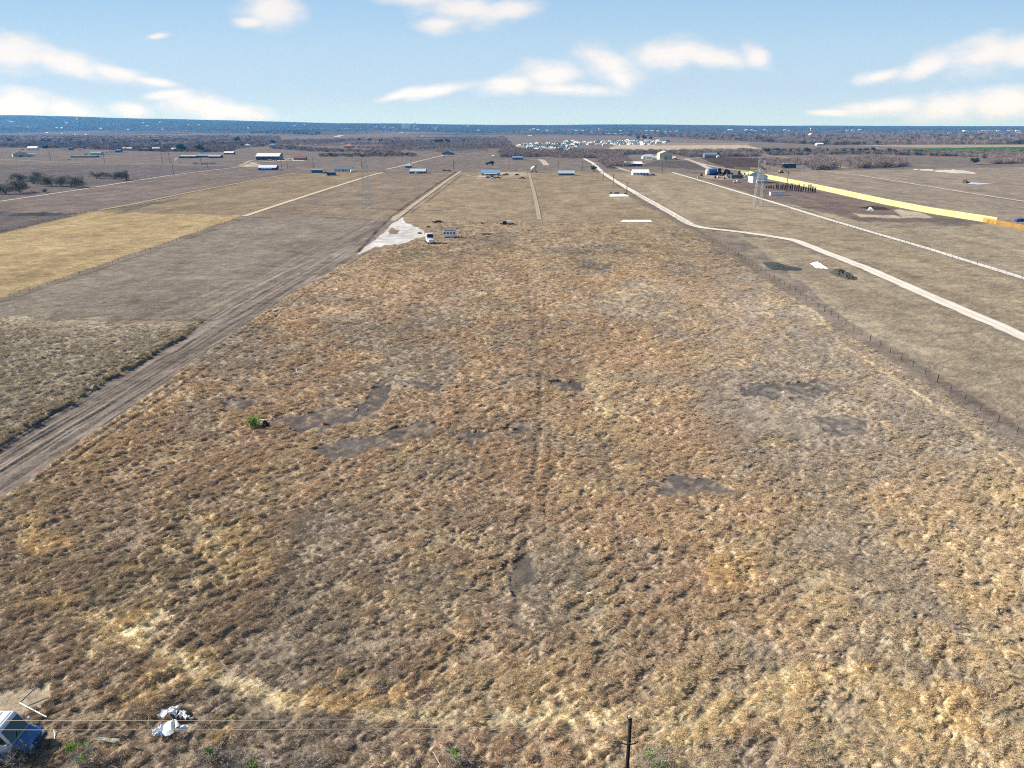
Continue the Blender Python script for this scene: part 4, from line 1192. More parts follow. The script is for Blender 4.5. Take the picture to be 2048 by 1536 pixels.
# excavator in the distance right of the workshop
t_ = thing('excavator', 'brown and yellow excavator with raised arm beyond the yellow fence', 'excavator', G(1562, 346), R(20))
obj('track', MB().extrude([(-2.6, .3), (-2.2, 0), (2.2, 0), (2.6, .3), (2.6, .8), (2.2, 1.1), (-2.2, 1.1), (-2.6, .8)], -1.8, -1.0), TYRE, t_)
obj('track', MB().extrude([(-2.6, .3), (-2.2, 0), (2.2, 0), (2.6, .3), (2.6, .8), (2.2, 1.1), (-2.2, 1.1), (-2.6, .8)], 1.0, 1.8), TYRE, t_)
obj('cab', MB().box((-.8, 0, 2.2), (3.8, 2.6, 2.2)).box((.6, -.6, 3.6), (1.4, 1.2, 1.6)), M((196, 156, 80)), t_, bevel=.1)
obj('arm', MB().tube([(1, .4, 2.6), (3.6, .4, 6.4), (6.2, .4, 5.2), (6.8, .4, 2.6)], [.45, .4, .32, .25], 6), M((150, 112, 70)), t_)
obj('bucket', MB().extrude([(6.0, 2.6), (7.4, 2.8), (7.6, 1.6), (6.4, 1.3)], -.2, 1.0), M(BROWN), t_)

# heaps in the scrap yard and by the gravel road
def mound(name, label, cat, poly, h, c, rough=.12, seed=1, var=.3):
    us = [p[0] for p in poly]; vs_ = [p[1] for p in poly]
    cx, cy = np.mean([G(u, v)[0] for u, v in poly]), np.mean([G(u, v)[1] for u, v in poly])
    pts = [G(u, v) for u, v in poly]
    n = len(pts); K = 7
    sub = []
    for i in range(n):
        a, b = pts[i], pts[(i + 1) % n]
        for j in range(5):
            sub.append(a.lerp(b, j / 5))
    rr = random.Random(seed)
    V = [(0, 0, h)]; F = []
    m = len(sub)
    for k in range(1, K + 1):
        f = k / K
        for p in sub:
            jz = h * (1 - f ** 1.6) * (1 + rr.uniform(-1, 1) * rough * 2) if k < K else -.1
            jf = f * (1 + rr.uniform(-1, 1) * rough * .5)
            V.append(((p.x - cx) * jf, (p.y - cy) * jf, jz))
    for i in range(m):
        F.append((0, 1 + i, 1 + (i + 1) % m))
        for k in range(K - 1):
            a = 1 + k * m
            F.append((a + i, a + m + i, a + m + (i + 1) % m, a + (i + 1) % m))
    o = tag(obj(name, MB().add(V, F), M(c, .95, 0, .1, var, 1.5)), label, cat)
    o.location = (cx, cy, .05)
    return o
mound('gravel_heap', 'dark grey-green spread of gravel on the grass, left of the white heap', 'gravel heap', [(1523, 524), (1552, 524), (1575, 532), (1608, 538), (1604, 542), (1545, 541), (1530, 533)], .6, (78, 82, 82), seed=2)
mound('limestone_heap', 'flat white heap of crushed limestone between two dark ones', 'limestone heap', [(1619, 527), (1632, 523), (1644, 530), (1657, 538), (1633, 537)], .9, (240, 234, 220), .08, 3, .1)
mound('gravel_heap', 'dark ridged heap of gravel beside the bend of the gravel road', 'gravel heap', [(1657, 545), (1668, 539), (1683, 541), (1688, 548), (1720, 561), (1698, 560), (1672, 553)], 1.5, (82, 80, 78), .2, 4)
mound('tyre_heap', 'tall black heap of tyres in the scrap yard', 'tyre heap', [(1431, 350), (1436, 345.5), (1442, 345.5), (1445, 350), (1438, 352)], 5, (36, 34, 38), .3, 5)
mound('tyre_heap', 'lower black heap in the scrap yard right of the tall one', 'tyre heap', [(1444, 347), (1452, 344), (1462, 346), (1458, 348.5), (1448, 348.5)], 3.5, (48, 40, 44), .3, 6)
for i, (u, v, w_, h, c, lab_) in enumerate([(1403, 352, 6, 2.4, (60, 46, 44), 'dark rusty heap at the left end of the scrap yard'), (1430, 356, 5, 2, RUST, 'rusty heap under the bright blue tank'), (1436, 354.5, 5, 2, (226, 224, 222), 'white pile of scrap beside the tall tyre heap'),
                                      (1453, 352.5, 6, 2.6, (200, 186, 186), 'pale pinkish pile of scrap below the lower black heap'), (1458, 356, 6, 2.2, (96, 78, 70), 'brown scrap pile left of the old bus'), (1464, 351, 5, 2.4, BLACK, 'black scrap pile behind the old bus'),
                                      (1396, 355.5, 5, 2.5, (216, 220, 216), 'pale scrap pile nearest the white road'), (1449, 357.5, 4, 1.6, (110, 92, 80), 'small brown scrap pile at the front of the yard'), (1488, 352, 8, 3, (226, 222, 206), 'cream heap between the old bus and the workshop'),
                                      (1478, 348.5, 8, 3, (70, 60, 54), 'dark brown heap behind the old bus beside the yellow fence end'), (1496, 357, 5, 4, (176, 140, 84), 'ochre heap left of the workshop')]):
    mound('scrap_heap', lab_, 'scrap heap', [(u - w_ / 2, v + .6), (u - w_ / 4, v - .6), (u + w_ / 4, v - .8), (u + w_ / 2, v + .3), (u, v + 1)], h, c, .35, 20 + i)
mound('rubble_heap', 'white rubble heap on the dark ground behind the pale pad, with a peak', 'rubble heap', [(1732, 421), (1737, 418), (1748, 421)], 1.4, (236, 236, 236), .2, 40)
mound('rubble_heap', 'brown earth heap beside the blue-white pond strip on the far right', 'earth heap', [(1922, 367), (1928, 361), (1936, 364), (1934, 368)], 2.2, (126, 108, 92), .25, 41)

# row of upright frames behind the light blue container
k0 = 0
for i in range(22):
    u = 1533 + i * 4.6 + RNG.uniform(-.8, .8); v = 377.5 + i * .42 + RNG.uniform(-.5, .5)
    t_ = thing('panel_rack', 'dark rusty upright rack in the close row behind the light blue container', 'rack', G(u, v), RNG.uniform(-.4, .4), 'racks in a row in the yard')
    hh = RNG.uniform(4.4, 6.6) if i > 3 else RNG.uniform(2.6, 4)
    for s_ in (-1, 1):
        obj('upright', MB().box((s_ * .45, 0, hh / 2), (.34, .34, hh)), M((92, 74, 66)), t_)
    obj('panel', MB().box((0, .05, hh * .45), (.9, .12, hh * RNG.uniform(.4, .8))), M((70, 62, 60) if i % 3 else (150, 120, 80)), t_)
# slabs
def slab(label, poly, h, c=(238, 236, 232), name='concrete_slab', cat='slab'):
    pts = [G(u, v) for u, v in poly]
    c0 = sum(pts, Vector()) / len(pts)
    n = len(pts)
    vs = [(p.x - c0.x, p.y - c0.y, -.2) for p in pts] + [(p.x - c0.x, p.y - c0.y, h) for p in pts]
    fs = [tuple(range(n - 1, -1, -1)), tuple(range(n, 2 * n))] + [(i, (i + 1) % n, (i + 1) % n + n, i + n) for i in range(n)]
    o = tag(obj(name, MB().add(vs, fs), M(c, .8, 0, .2, .06, .5)), label, cat); o.location = c0
    return o
slab('long white concrete slab lying across the dry field below the pole', [(1240, 444.5), (1247, 441), (1300, 441), (1305, 445)], .35)
slab('white concrete slab carrying dark pallets beside the gravel road pole', [(1219, 394.5), (1220, 389.5), (1252, 389.5), (1259, 394)], .5)
for (u, v, w_, lab_) in ((1222, 389, 5, 'dark pallet stack on the left end of the white slab'), (1234, 389, 10, 'long dark pallet stack in the middle of the white slab'), (1251, 390, 4, 'dark pallet stack on the right end of the white slab')):
    k = ppm(u, v)
    t_ = thing('pallet_stack', lab_, 'pallets', G(u, v) + Vector((0, 1.2, .5)))
    for j in range(4):
        obj('pallet', MB().box((0, 0, .12 + .28 * j), (w_ / k, 1.2, .16)), M((62, 58, 54)), t_)
t_ = slab('blue-white strip of plastic sheet beside the brown earth heap on the far right', [(1934, 368), (1940, 364.5), (1960, 366), (1984, 367.5), (1960, 369)], .15, (206, 218, 232), 'plastic_sheet', 'plastic sheet')
# ----------------------------------------------------------------- fences
def board_fence(name, label, cat, px, h, c, seg, gap, postc=None, thick=.12):
    pts = [G(u, v) for u, v in px]
    o0 = pts[0]
    t_ = thing(name, label, cat, o0)
    L = 0
    for a, b in zip(pts[:-1], pts[1:]):
        d = b - a; n = max(1, int(d.length / seg)); rz = math.atan2(d.y, d.x)
        for i in range(n):
            p = a + d * ((i + .5) / n) - o0
            hh = h(a + d * ((i + .5) / n)) if callable(h) else h
            m = MB()
            bw = d.length / n * gap
            nb = 6
            for j in range(nb):
                q = p + d.normalized() * ((j + .5) / nb - .5) * (d.length / n)
                m.box((q.x, q.y, hh / 2 + RNG.uniform(-.03, .03)), (d.length / n / nb * gap, thick, hh + RNG.uniform(-.08, .08)), rz)
            obj('panel', m, c[i % len(c)], t_)
            if postc and i % 2 == 0:
                q = p - d.normalized() * .5 * d.length / n
                nrm = Vector((d.y, -d.x, 0)).normalized() * (.2)
                if nrm.y > 0: nrm = -nrm
                obj('post', MB().box((q.x + nrm.x, q.y + nrm.y, hh * .35), (.2, .2, hh * .7), rz), postc, t_)
    return t_
yel = [M((216, 207, 152), .7, var=.06, key='y1'), M((210, 200, 144), .7, var=.06, key='y2'), M((220, 212, 160), .7, var=.06, key='y3')]
board_fence('board_fence', 'long pale yellow board fence running across the right side fields', 'fence', [(1498, 350.5), (1560, 363), (1660, 384.5), (1767, 408.5), (1860, 427), (1992, 448)], lambda p: 3.6 + .2 * max(0, (p.y - 400) / 100), yel, 9.5, .992)
ora = [M((214, 170, 84), .7, var=.1, key='o1'), M((206, 158, 74), .7, var=.1, key='o2')]
board_fence('picket_fence', 'orange picket fence with gaps at the right edge, in front of the blue car', 'fence', [(1965, 444.5), (2010, 453), (2048, 460.5), (2110, 474)], 2.6, ora, 3.2, .5)
board_fence('board_fence', 'short pale yellow fence behind the old bus and the pylon', 'fence', [(1468, 338.3), (1500, 338.8), (1522, 339.3)], 2.4, yel, 8, .98)
board_fence('board_fence', 'stepped pale yellow fence end left of the white workshop', 'fence', [(1481, 349), (1490, 349.5), (1498, 350.3)], 3.4, yel, 6, .98)

def wire_fence(label, px, step, h, r_, c, jit=.1, wires=(.35, .7, 1.05), maxp=100, tall_every=6):
    pts = [G(u, v) for u, v in px]
    tl_ = sum((b - a).length for a, b in zip(pts[:-1], pts[1:]))
    rs = resample([tuple(p[:2]) for p in pts], max(step, tl_ / 92))
    t_ = thing('wire_fence', label, 'fence', (rs[0][0], rs[0][1], 0))
    o = Vector((rs[0][0], rs[0][1], 0))
    rs = rs[:maxp]
    for i, (x, y) in enumerate(rs):
        hh = h * (1.25 if i % tall_every == 0 else RNG.uniform(.85, 1.05))
        rr = r_ * (1.5 if i % tall_every == 0 else 1)
        lx, ly = RNG.gauss(0, jit) * .4, RNG.gauss(0, jit) * .4
        obj('post', MB().tube([(x - o.x, y - o.y, -.2), (x - o.x + lx, y - o.y + ly, hh)], rr, 6), c if i % tall_every == 0 or len(MATS) == 0 else c, t_)
    m = MB()
    for w in wires:
        for (a, b) in zip(rs[:-1], rs[1:]):
            m.tube([(a[0] - o.x, a[1] - o.y, h * w), (b[0] - o.x, b[1] - o.y, h * w)], .012, 3)
    obj('wire', m, M((120, 118, 116), .5, .5), t_)
    return t_
POSTC = M((58, 52, 48), .9)
PALE = M((206, 196, 178), .9)
wire_fence('wire fence with dark posts along the right side of the big dry field', FENCE_PX, 3.4, 1.4, .06, POSTC)
wire_fence('wire fence with pale thin posts along the upper side of the gravel road bend', [(1270, 388), (1300, 405), (1340, 428), (1372, 447), (1392, 454)], 3.6, 1.5, .07, PALE)
wire_fence('wire fence with thin dark posts along the lower edge of the white road', [(1640, 437), (1740, 467), (1840, 496), (1940, 527), (2060, 564), (2120, 583)], 4.0, 1.3, .05, POSTC)
wire_fence('wire fence between the golden field and the grey one', [(-60, 622), (0, 601), (160, 549), (330, 491), (470, 439)], 4.2, 1.2, .05, POSTC)
wire_fence('wire fence along the far side of the golden field', [(-40, 476), (0, 466), (120, 438), (190, 422)], 5.5, 1.3, .06, POSTC)

# ----------------------------------------------------------------- pylons and poles
STEEL = M((222, 228, 222), .5, .2, .4, .1)
def pylon(label, u, v, top_v, tilt_kind):
    base = G(u, v)
    k = ppm(u, v)
    Ht = (v - top_v) / k * 1.0
    t_ = thing('lattice_pylon', label, 'pylon', base)
    wb, ww = Ht * .085, Ht * .045
    def corner(z, sx, sy):
        f = z / (Ht * .80)
        w = wb + (ww - wb) * min(f, 1)
        return Vector((sx * w, sy * w, z))
    zs = [0] + [Ht * .80 * (1 - (1 - i / 9) ** 1.0) for i in range(1, 10)]
    for sx in (-1, 1):
        for sy in (-1, 1):
            obj('leg', MB().tube([corner(z, sx, sy) for z in zs], .11, 4), STEEL, t_)
    m = MB()
    for a, b in zip(zs[:-1], zs[1:]):
        cs = [(-1, -1), (1, -1), (1, 1), (-1, 1)]
        for i in range(4):
            p, q = cs[i], cs[(i + 1) % 4]
            m.tube([corner(a, *p), corner(b, *q)], .045, 4); m.tube([corner(a, *q), corner(b, *p)], .045, 4)
            m.tube([corner(b, *p), corner(b, *q)], .045, 4)
    obj('bracing', m, STEEL, t_)
    hd = MB(); z0 = Ht * .80
    if tilt_kind == 'ring':
        for yo in (-.5, .5):
            pts = [(Ht * .055 * math.sin(a), yo, z0 + Ht * .10 - Ht * .10 * math.cos(a)) for a in np.linspace(0, 2 * math.pi, 15)]
            hd.tube(pts, .11, 4)
            for a in range(0, 14, 2):
                p, q = pts[a], pts[(a + 6) % 14]
                hd.tube([p, q], .05, 4)
    else:
        w2 = Ht * .07
        for yo in (-.6, .6):
            hd.tube([(-w2, yo, Ht), (w2, yo, Ht), (w2 * .9, yo, z0 + Ht * .03), (-w2 * .9, yo, z0 + Ht * .03), (-w2, yo, Ht)], .11, 4)
            hd.tube([(-w2, yo, Ht), (w2 * .9, yo, z0 + Ht * .03)], .09, 4); hd.tube([(w2, yo, Ht), (-w2 * .9, yo, z0 + Ht * .03)], .09, 4)
            hd.tube([(-w2, yo, Ht * .92), (w2, yo, Ht * .92)], .09, 4)
        for yo in (-.7, .7):
            hd.tube([(-Ht * .13, yo, z0 - Ht * .06), (0, yo, z0 + Ht * .02), (Ht * .13, yo, z0 - Ht * .06), (-Ht * .13, yo, z0 - Ht * .06)], .10, 4)
            for f in (-.09, -.045, 0, .045, .09):
                hd.tube([(Ht * f, yo, z0 - Ht * .06), (Ht * f * .5, yo, z0)], .07, 4)
    obj('crossarm_frame', hd, STEEL, t_)
    ins = MB()
    for s_ in (-1, 1):
        x = s_ * (Ht * .05 if tilt_kind == 'ring' else Ht * .12)
        ins.tube([(x, 0, z0 + Ht * (.06 if tilt_kind == 'ring' else -.06)), (x, 0, z0 + Ht * (-.01 if tilt_kind == 'ring' else -.13))], .13, 6)
    obj('insulator', ins, M((90, 100, 104), .3), t_)
    ft = MB()
    for sx in (-1, 1):
        for sy in (-1, 1):
            ft.box((sx * wb, sy * wb, .15), (1.0, 1.0, .5))
    obj('footing', ft, M((190, 182, 170)), t_)
    return t_
pylon('pale steel lattice pylon with an oval head, left one, in the mown fields', 735, 417, 321, 'ring')
pylon('pale steel lattice pylon with a square head astride the white road, right one', 1514, 413, 324, 'square')

WOOD = M((74, 66, 60), .9, var=.15)
def pole_parts(t_, Ht, arm=True, rz=0):
    obj('shaft', MB().tube([(0, 0, -.3), (0, 0, Ht)], [.20, .13], 8), WOOD, t_)
    if arm:
        obj('crossarm', MB().box((0, 0, Ht - .5), (2.2, .14, .16), rz), WOOD, t_)
proto_pole = None
POLES = [(101.6, 322, 305, 'green roofed house on the far left'), (209.5, 326, 306, 'white trailers behind the long dark shed'), (325, 328, 309, 'forked lane of the far left'), (347.4, 350, 325, 'dirt road and the bare field, far left'), (340, 326, 307, 'gate arch'),
         (402.5, 330, 313, 'long sheds, before their middle'), (416.5, 341, 324, 'pale masonry walls'), (563, 336, 320, 'blue ranch house, right of it'), (575, 336, 320, 'white truck of the ranch house'), (627, 337, 318, 'blue container, behind it'),
         (723, 334, 319, 'left pylon, just behind its head'), (821, 335, 321, 'teal-blue cabin'), (907.5, 341, 322, 'double rut track, at its top'), (1018, 341, 324, 'two-storey house, right of it'),
         (1116, 346, 325, 'sky-blue roofed mobile home, at its left end'), (1164, 342, 325, 'sky-blue roofed mobile home, right of it'), (1189, 343.5, 329, 'gravel road corner, left of it'), (1206, 361, 344, 'gravel road, just below its corner'), (1226, 373, 349, 'gravel road, where a wire fence post leans'),
         (1253, 391, 365, 'white slab with pallets'), (1324.5, 342, 326, 'tall cream hall, in front of it'), (1415, 331, 317, 'quonset hut, in front of it'), (1452.5, 339, 321, 'dark ploughed field, at its lower edge'),
         (1539, 341, 325, 'square headed pylon, right of its top'), (1572, 384, 344, 'close row of racks'), (1609, 339, 323, 'bare bushes beyond the yellow fence, left of them'), (1594, 326, 310, 'pale dirt lane behind the excavator'), (1680.6, 337, 321, 'bare bushes on the right, left of the pair'), (1698, 338, 321, 'bare bushes on the right, right of the pair'),
         (1810, 335, 316, 'white gravel dumps, left of them'), (1939, 331, 312, 'dark bush on the far right')]
for i, (u, v, tv, where) in enumerate(POLES):
    k = ppm(u, v); Ht = (v - tv) / k
    lab_ = 'dark wooden utility pole at the ' + where
    if proto_pole is None:
        proto_pole = thing('utility_pole', lab_, 'pole', G(u, v), 0, 'utility poles along the roads', (1.6, 1.6, Ht / 10))
        pole_parts(proto_pole, 10)
    else:
        dup(proto_pole, G(u, v), RNG.uniform(-.3, .3), lab_, 'utility poles along the roads', (1.5, 1.5, Ht / 10))
for (u, v, tv, lab_) in ((820, 336, 322, 'thin white mast beside the teal-blue cabin, left of two'), (824, 336, 324, 'thin white mast beside the teal-blue cabin, right of two')):
    k = ppm(u, v)
    tag(obj('mast', MB().tube([(0, 0, 0), (0, 0, (v - tv) / k)], .25, 6), M(WHITE, .5)), lab_, 'mast').location = G(u, v)

# the pole at the bottom of the picture with its two lines
py = 40.4; px_ = (1261 - 1024) / FPX * (py * CP + (H - 9.4) * SP)
t_ = thing('power_pole', 'dark wooden power pole with a white insulator at the bottom of the field', 'power pole', (px_, py, 0))
obj('shaft', MB().tube([(0, 0, -.4), (0.02, 0, 4), (0, 0, 9.35)], [.17, .15, .125], 12), M((40, 34, 30), .9, var=.3, scale=6), t_, smooth=True)
ins = obj('insulator', MB().tube([(-.08, 0, 9.36), (-.08, 0, 9.48), (-.08, 0, 9.50), (-.08, 0, 9.62)], [.05, .05, .10, .07], 10), M(WHITE, .3), t_, smooth=True)
obj('bracket', MB().tube([(-.05, -.02, 9.15), (-.22, -.05, 9.45), (-.22, -.05, 9.7)], .035, 6), M((60, 60, 62), .5, .5), t_)
obj('guy_ring', MB().tube([(.17 * math.cos(a), .17 * math.sin(a), 7.2) for a in np.linspace(0, 2 * math.pi, 13)], .03, 5), M((120, 120, 120), .5, .6), t_)
cb = MB()
for s_ in (-1, 1):
    cb.tube([(s_ * .14, 0, 6.9), (s_ * .5, -.05, 7.05), (s_ * .62, -.1, 7.3)], .045, 6)
obj('hook', cb, M((70, 66, 62), .7), t_)
WIRE = M((216, 206, 186), .5, .3, key='wire')
for z, lab_ in ((9.5, 'pale overhead line running left from the power pole, upper one'), (8.62, 'pale overhead line running left from the power pole, lower one')):
    pts = []
    for i in range(33):
        f = i / 32
        pts.append((px_ - .1 - 78 * f, py + .02, z - 1.0 * 4 * f * (1 - f) * .35))
    tag(obj('power_line', MB().tube(pts, .016, 5), WIRE), lab_, 'power line')

# ----------------------------------------------------------------- the van and the rubbish at the bottom left
t_ = thing('white_van', 'white van with a slanted dark windscreen cut off by the bottom left corner', 'van', (-43.6, 46.5, 0))
vw = M((228, 231, 236), .35, 0, .5, .05)
obj('body', MB().extrude([(-4.4, .5), (-4.4, 2.75), (-4.2, 2.95), (.95, 2.98), (1.2, 2.78), (1.9, 1.52), (1.9, 1.0), (1.75, .9), (1.5, .42)], -1.15, 1.15), vw, t_, bevel=.09)
obj('hood', MB().extrude([(1.905, 1.0), (1.905, 1.50), (2.55, 1.42), (3.05, 1.2), (3.2, .9), (3.2, .45), (2.75, .42), (2.55, .9)], -1.13, 1.13), M((70, 140, 196), .35, 0, .5, .06), t_, bevel=.08)
ws = obj('windscreen', MB().add([(1.235, -1.0, 2.74), (1.235, 1.0, 2.74), (1.895, 1.03, 1.56), (1.895, -1.03, 1.56), (1.27, -1.0, 2.76), (1.27, 1.0, 2.76), (1.93, 1.03, 1.58), (1.93, -1.03, 1.58)],
                                [(0, 1, 2, 3), (7, 6, 5, 4), (0, 4, 5, 1), (2, 6, 7, 3), (1, 5, 6, 2), (0, 3, 7, 4)]), M((34, 62, 62), .08, 0, .7, .1, key='screen'), t_)
obj('wiper', MB().tube([(1.94, -.5, 1.58), (1.74, -.1, 1.98)], .02, 4), M(BLACK), ws)
for s_ in (-1, 1):
    obj('window', MB().extrude([(.35, 1.6), (.35, 2.5), (1.1, 2.5), (1.62, 1.6)], s_ * 1.155 - .02, s_ * 1.155 + .02), M((34, 62, 62), .08, 0, .7, .1, key='screen'), t_)
    mr = obj('mirror', MB().box((1.75, s_ * 1.45, 1.75), (.16, .26, .42)), M((220, 224, 230), .4), t_, bevel=.04)
    obj('arm', MB().tube([(1.7, s_ * 1.15, 1.6), (1.75, s_ * 1.36, 1.7)], .03, 5), M(BLACK), mr)
    obj('headlight', MB().box((3.19, s_ * .8, .98), (.1, .36, .26)), M((210, 220, 226), .1, 0, .7), t_, bevel=.03)
obj('grille', MB().box((3.2, 0, .95), (.08, .95, .32)), M((50, 56, 64), .5), t_)
obj('bumper', MB().box((3.22, 0, .52), (.22, 2.2, .26)), M((70, 80, 96), .5), t_, bevel=.05)
rv = MB()
for i in range(7):
    rv.box((-3.6 + .72 * i, 0, 3.0), (.07, 2.0, .04))
obj('roof_rib', rv, vw, t_)
vt = obj('roof_vent', MB().box((-1.6, .2, 3.08), (.7, .7, .14)), M((236, 238, 240), .5), t_, bevel=.03)
wheels(t_, (-2.7, 2.15), .98, .40, .26)

def bar(name, label, cat, p0, p1, r_, c):
    o = tag(obj(name, MB().tube([p0 - p0, (p0 + p1) / 2 - p0, p1 - p0], r_, 8), M(c, .4, .2)), label, cat); o.location = p0
    return o
bar('metal_pole', 'dark metal pole with white edge leaning over the pale trodden patch', 'pole', G(39, 1406, .35), G(72, 1375, .8), .055, (90, 96, 108))
bar('metal_rail', 'white metal rail lying from the leaning pole into the van shadow', 'rail', G(40, 1406, .4), G(93, 1434, .25), .06, (232, 234, 240))
bar('fence_stake', 'thin pale stake at the edge of the van shadow', 'stake', G(110, 1478, 0), G(108, 1459, .2), .03, (190, 190, 186))

def sheet(name, label, cat, u, v, w, d, hgt, c, rz, seed, fold=.25, curve=0.0, sq=.8):
    """a crumpled sheet lying on the growth"""
    rr = np.random.default_rng(seed)
    n = 15
    X, Y = np.meshgrid(np.linspace(-1, 1, n), np.linspace(-1, 1, n))
    Z = hgt * (.35 + .65 * (1 - curve * X ** 2 - .25 * Y ** 2)) + fold * .6 * vn(X.ravel() * 2.2, Y.ravel() * 2.2, seed).reshape(X.shape) * (.3 + .7 * np.hypot(X, Y)) + fold * .25 * vn(X.ravel() * 6, Y.ravel() * 6, seed + 1).reshape(X.shape)
    ed = 1 + .22 * vn((np.arctan2(Y, X) * 2).ravel(), X.ravel() * 0, seed + 2).reshape(X.shape)
    rad = np.maximum(np.abs(X), np.abs(Y)); hyp = np.maximum(np.hypot(X, Y), 1e-6)
    q_ = (rad / hyp) * (1 - sq) + sq
    sx = (X + .25 * Y) * q_ * ed * w / 2; sy = (Y - .15 * X * np.abs(X)) * q_ * ed * d / 2
    V = np.column_stack([sx.ravel(), sy.ravel(), np.maximum(Z.ravel(), .05)])
    V2 = V - [0, 0, .03]
    F = []
    for i in range(n - 1):
        for j in range(n - 1):
            a = i * n + j
            F.append((a, a + 1, a + n + 1, a + n)); F.append((a + n * n, a + n + n * n, a + n + 1 + n * n, a + 1 + n * n))
    rim = [i for i in range(n)] + [n * (i + 1) - 1 for i in range(1, n)] + [n * n - 1 - i for i in range(1, n)] + [n * (n - 1 - i) for i in range(1, n - 1)]
    for a, b in zip(rim, rim[1:] + rim[:1]):
        F.append((a, a + n * n, b + n * n, b))
    o = tag(obj(name, MB().add(np.vstack([V, V2]), F), M(c, .6, 0, .3, .05), smooth=fold < .1), label, cat)
    o.location = G(u, v) + Vector((0, 0, .25)); o.rotation_euler = (0, 0, rz)
    return o
def plate(name, label, cat, px, z0, z1, c, bow=.12):
    """a bowed plate lying over the growth, its outline given on a plane that rises from z0 (near) to z1 (far)"""
    vm, vM = min(v for _u, v in px), max(v for _u, v in px)
    pts = [G(u, v, z1 + (z0 - z1) * (v - vm) / (vM - vm)) for u, v in px]
    c0 = sum(pts, Vector()) / len(pts)
    ring2 = [c0.lerp(p, .55) + Vector((0, 0, bow)) for p in pts]
    n = len(pts)
    vs = [p - c0 for p in pts] + [p - c0 for p in ring2] + [Vector((0, 0, bow * 1.3))] + [p - c0 - Vector((0, 0, .05)) for p in pts]
    fs = [(i, (i + 1) % n, n + (i + 1) % n, n + i) for i in range(n)] + [(n + i, n + (i + 1) % n, 2 * n) for i in range(n)]
    fs += [(2 * n + 1 + i, 2 * n + 1 + (i + 1) % n, (i + 1) % n, i) for i in range(n)] + [tuple(2 * n + 1 + i for i in range(n - 1, -1, -1))]
    o = tag(obj(name, MB().add(vs, fs), M(c, .5, 0, .4, .05)), label, cat)
    o.location = c0
    return o
plate('plastic_cover', 'largest white bowed plastic cover in the rubbish heap, left of its dark seam', 'plastic cover', [(344, 1440), (347, 1438), (348, 1464), (340, 1470), (331, 1472), (325, 1466), (327, 1452), (333, 1444)], .8, 1.25, (250, 250, 250))
plate('plastic_cover', 'right half of the split white cover, with a black hose on it', 'plastic cover', [(348.7, 1438), (354, 1440), (360, 1449), (360, 1457), (355, 1462), (349.5, 1464)], .75, 1.2, (246, 246, 246))
bar('hose', 'black hose curled round the edge of the white plastic covers', 'hose', G(352, 1456, 1.3), G(359, 1453, 1.2), .05, (30, 30, 32))
sheet('plastic_sheet', 'crumpled white sheet at the top of the rubbish heap', 'plastic sheet', 341, 1434, 1.5, 1.1, .5, (236, 238, 242), .4, 12, .5)
sheet('plastic_sheet', 'narrow white sheet trailing at the lower left of the rubbish heap', 'plastic sheet', 322, 1471, 1.2, .8, .4, (226, 234, 246), .8, 13, .4)
sheet('plastic_sheet', 'light blue scrap of sheeting at the bottom of the rubbish heap', 'plastic sheet', 330, 1476, .8, .6, .3, (150, 186, 230), .2, 14, .3)
sheet('plastic_cover', 'small white panel lying right of the rubbish heap', 'plastic cover', 368, 1466, .8, .5, .35, (244, 244, 244), .5, 15, .2)
sheet('plastic_sheet', 'small white sheet at the upper right of the rubbish heap', 'plastic sheet', 366, 1437, .8, .6, .4, (244, 244, 244), .2, 16, .3)
sheet('plastic_sheet', 'white scrap at the far right of the rubbish heap', 'plastic sheet', 374, 1443, .5, .35, .35, (250, 250, 250), -.3, 17, .2)
sheet('plastic_sheet', 'blue and white crumpled sheet at the bottom left corner below the van', 'plastic sheet', 20, 1527, 1.0, .8, .5, (170, 196, 232), .3, 18, .5)
sheet('plastic_sheet', 'pale blue-white scrap hanging in the bare branches beside the van', 'plastic sheet', 48, 1498, .5, .5, .9, (214, 226, 240), .3, 19, .3)
sheet('tarp', 'grey-teal tarp lying at the very corner below the van', 'tarp', 3, 1530, 1.6, 1.2, .5, (84, 116, 126), .2, 20, .3)
sheet('plastic_pipe', 'faded pale pipe cover lying behind the green tipped shrub', 'pipe', 216, 1487, 2.2, .35, .25, (176, 184, 176), -.12, 21, .1)
sheet('paper_litter', 'white scrap of litter on the track left of the white pad', 'litter', 550, 623, 1.2, 1.0, .25, (240, 240, 240), .3, 22, .3)
sheet('stone', 'tiny white stone in the middle of the near field', 'stone', 1176, 1194, .35, .3, .3, (250, 250, 250), .3, 23, .1)
sheet('board', 'white board leaning on the dark stump beside the tall green weed', 'board', 526, 849, 1.5, .35, .7, (240, 240, 238), .1, 24, .08)
mound('stump', 'dark uprooted stump below the white board and green weed', 'stump', [(521, 855), (526, 848), (538, 850), (542, 857), (530, 859)], .8, (70, 62, 54), .4, 51)
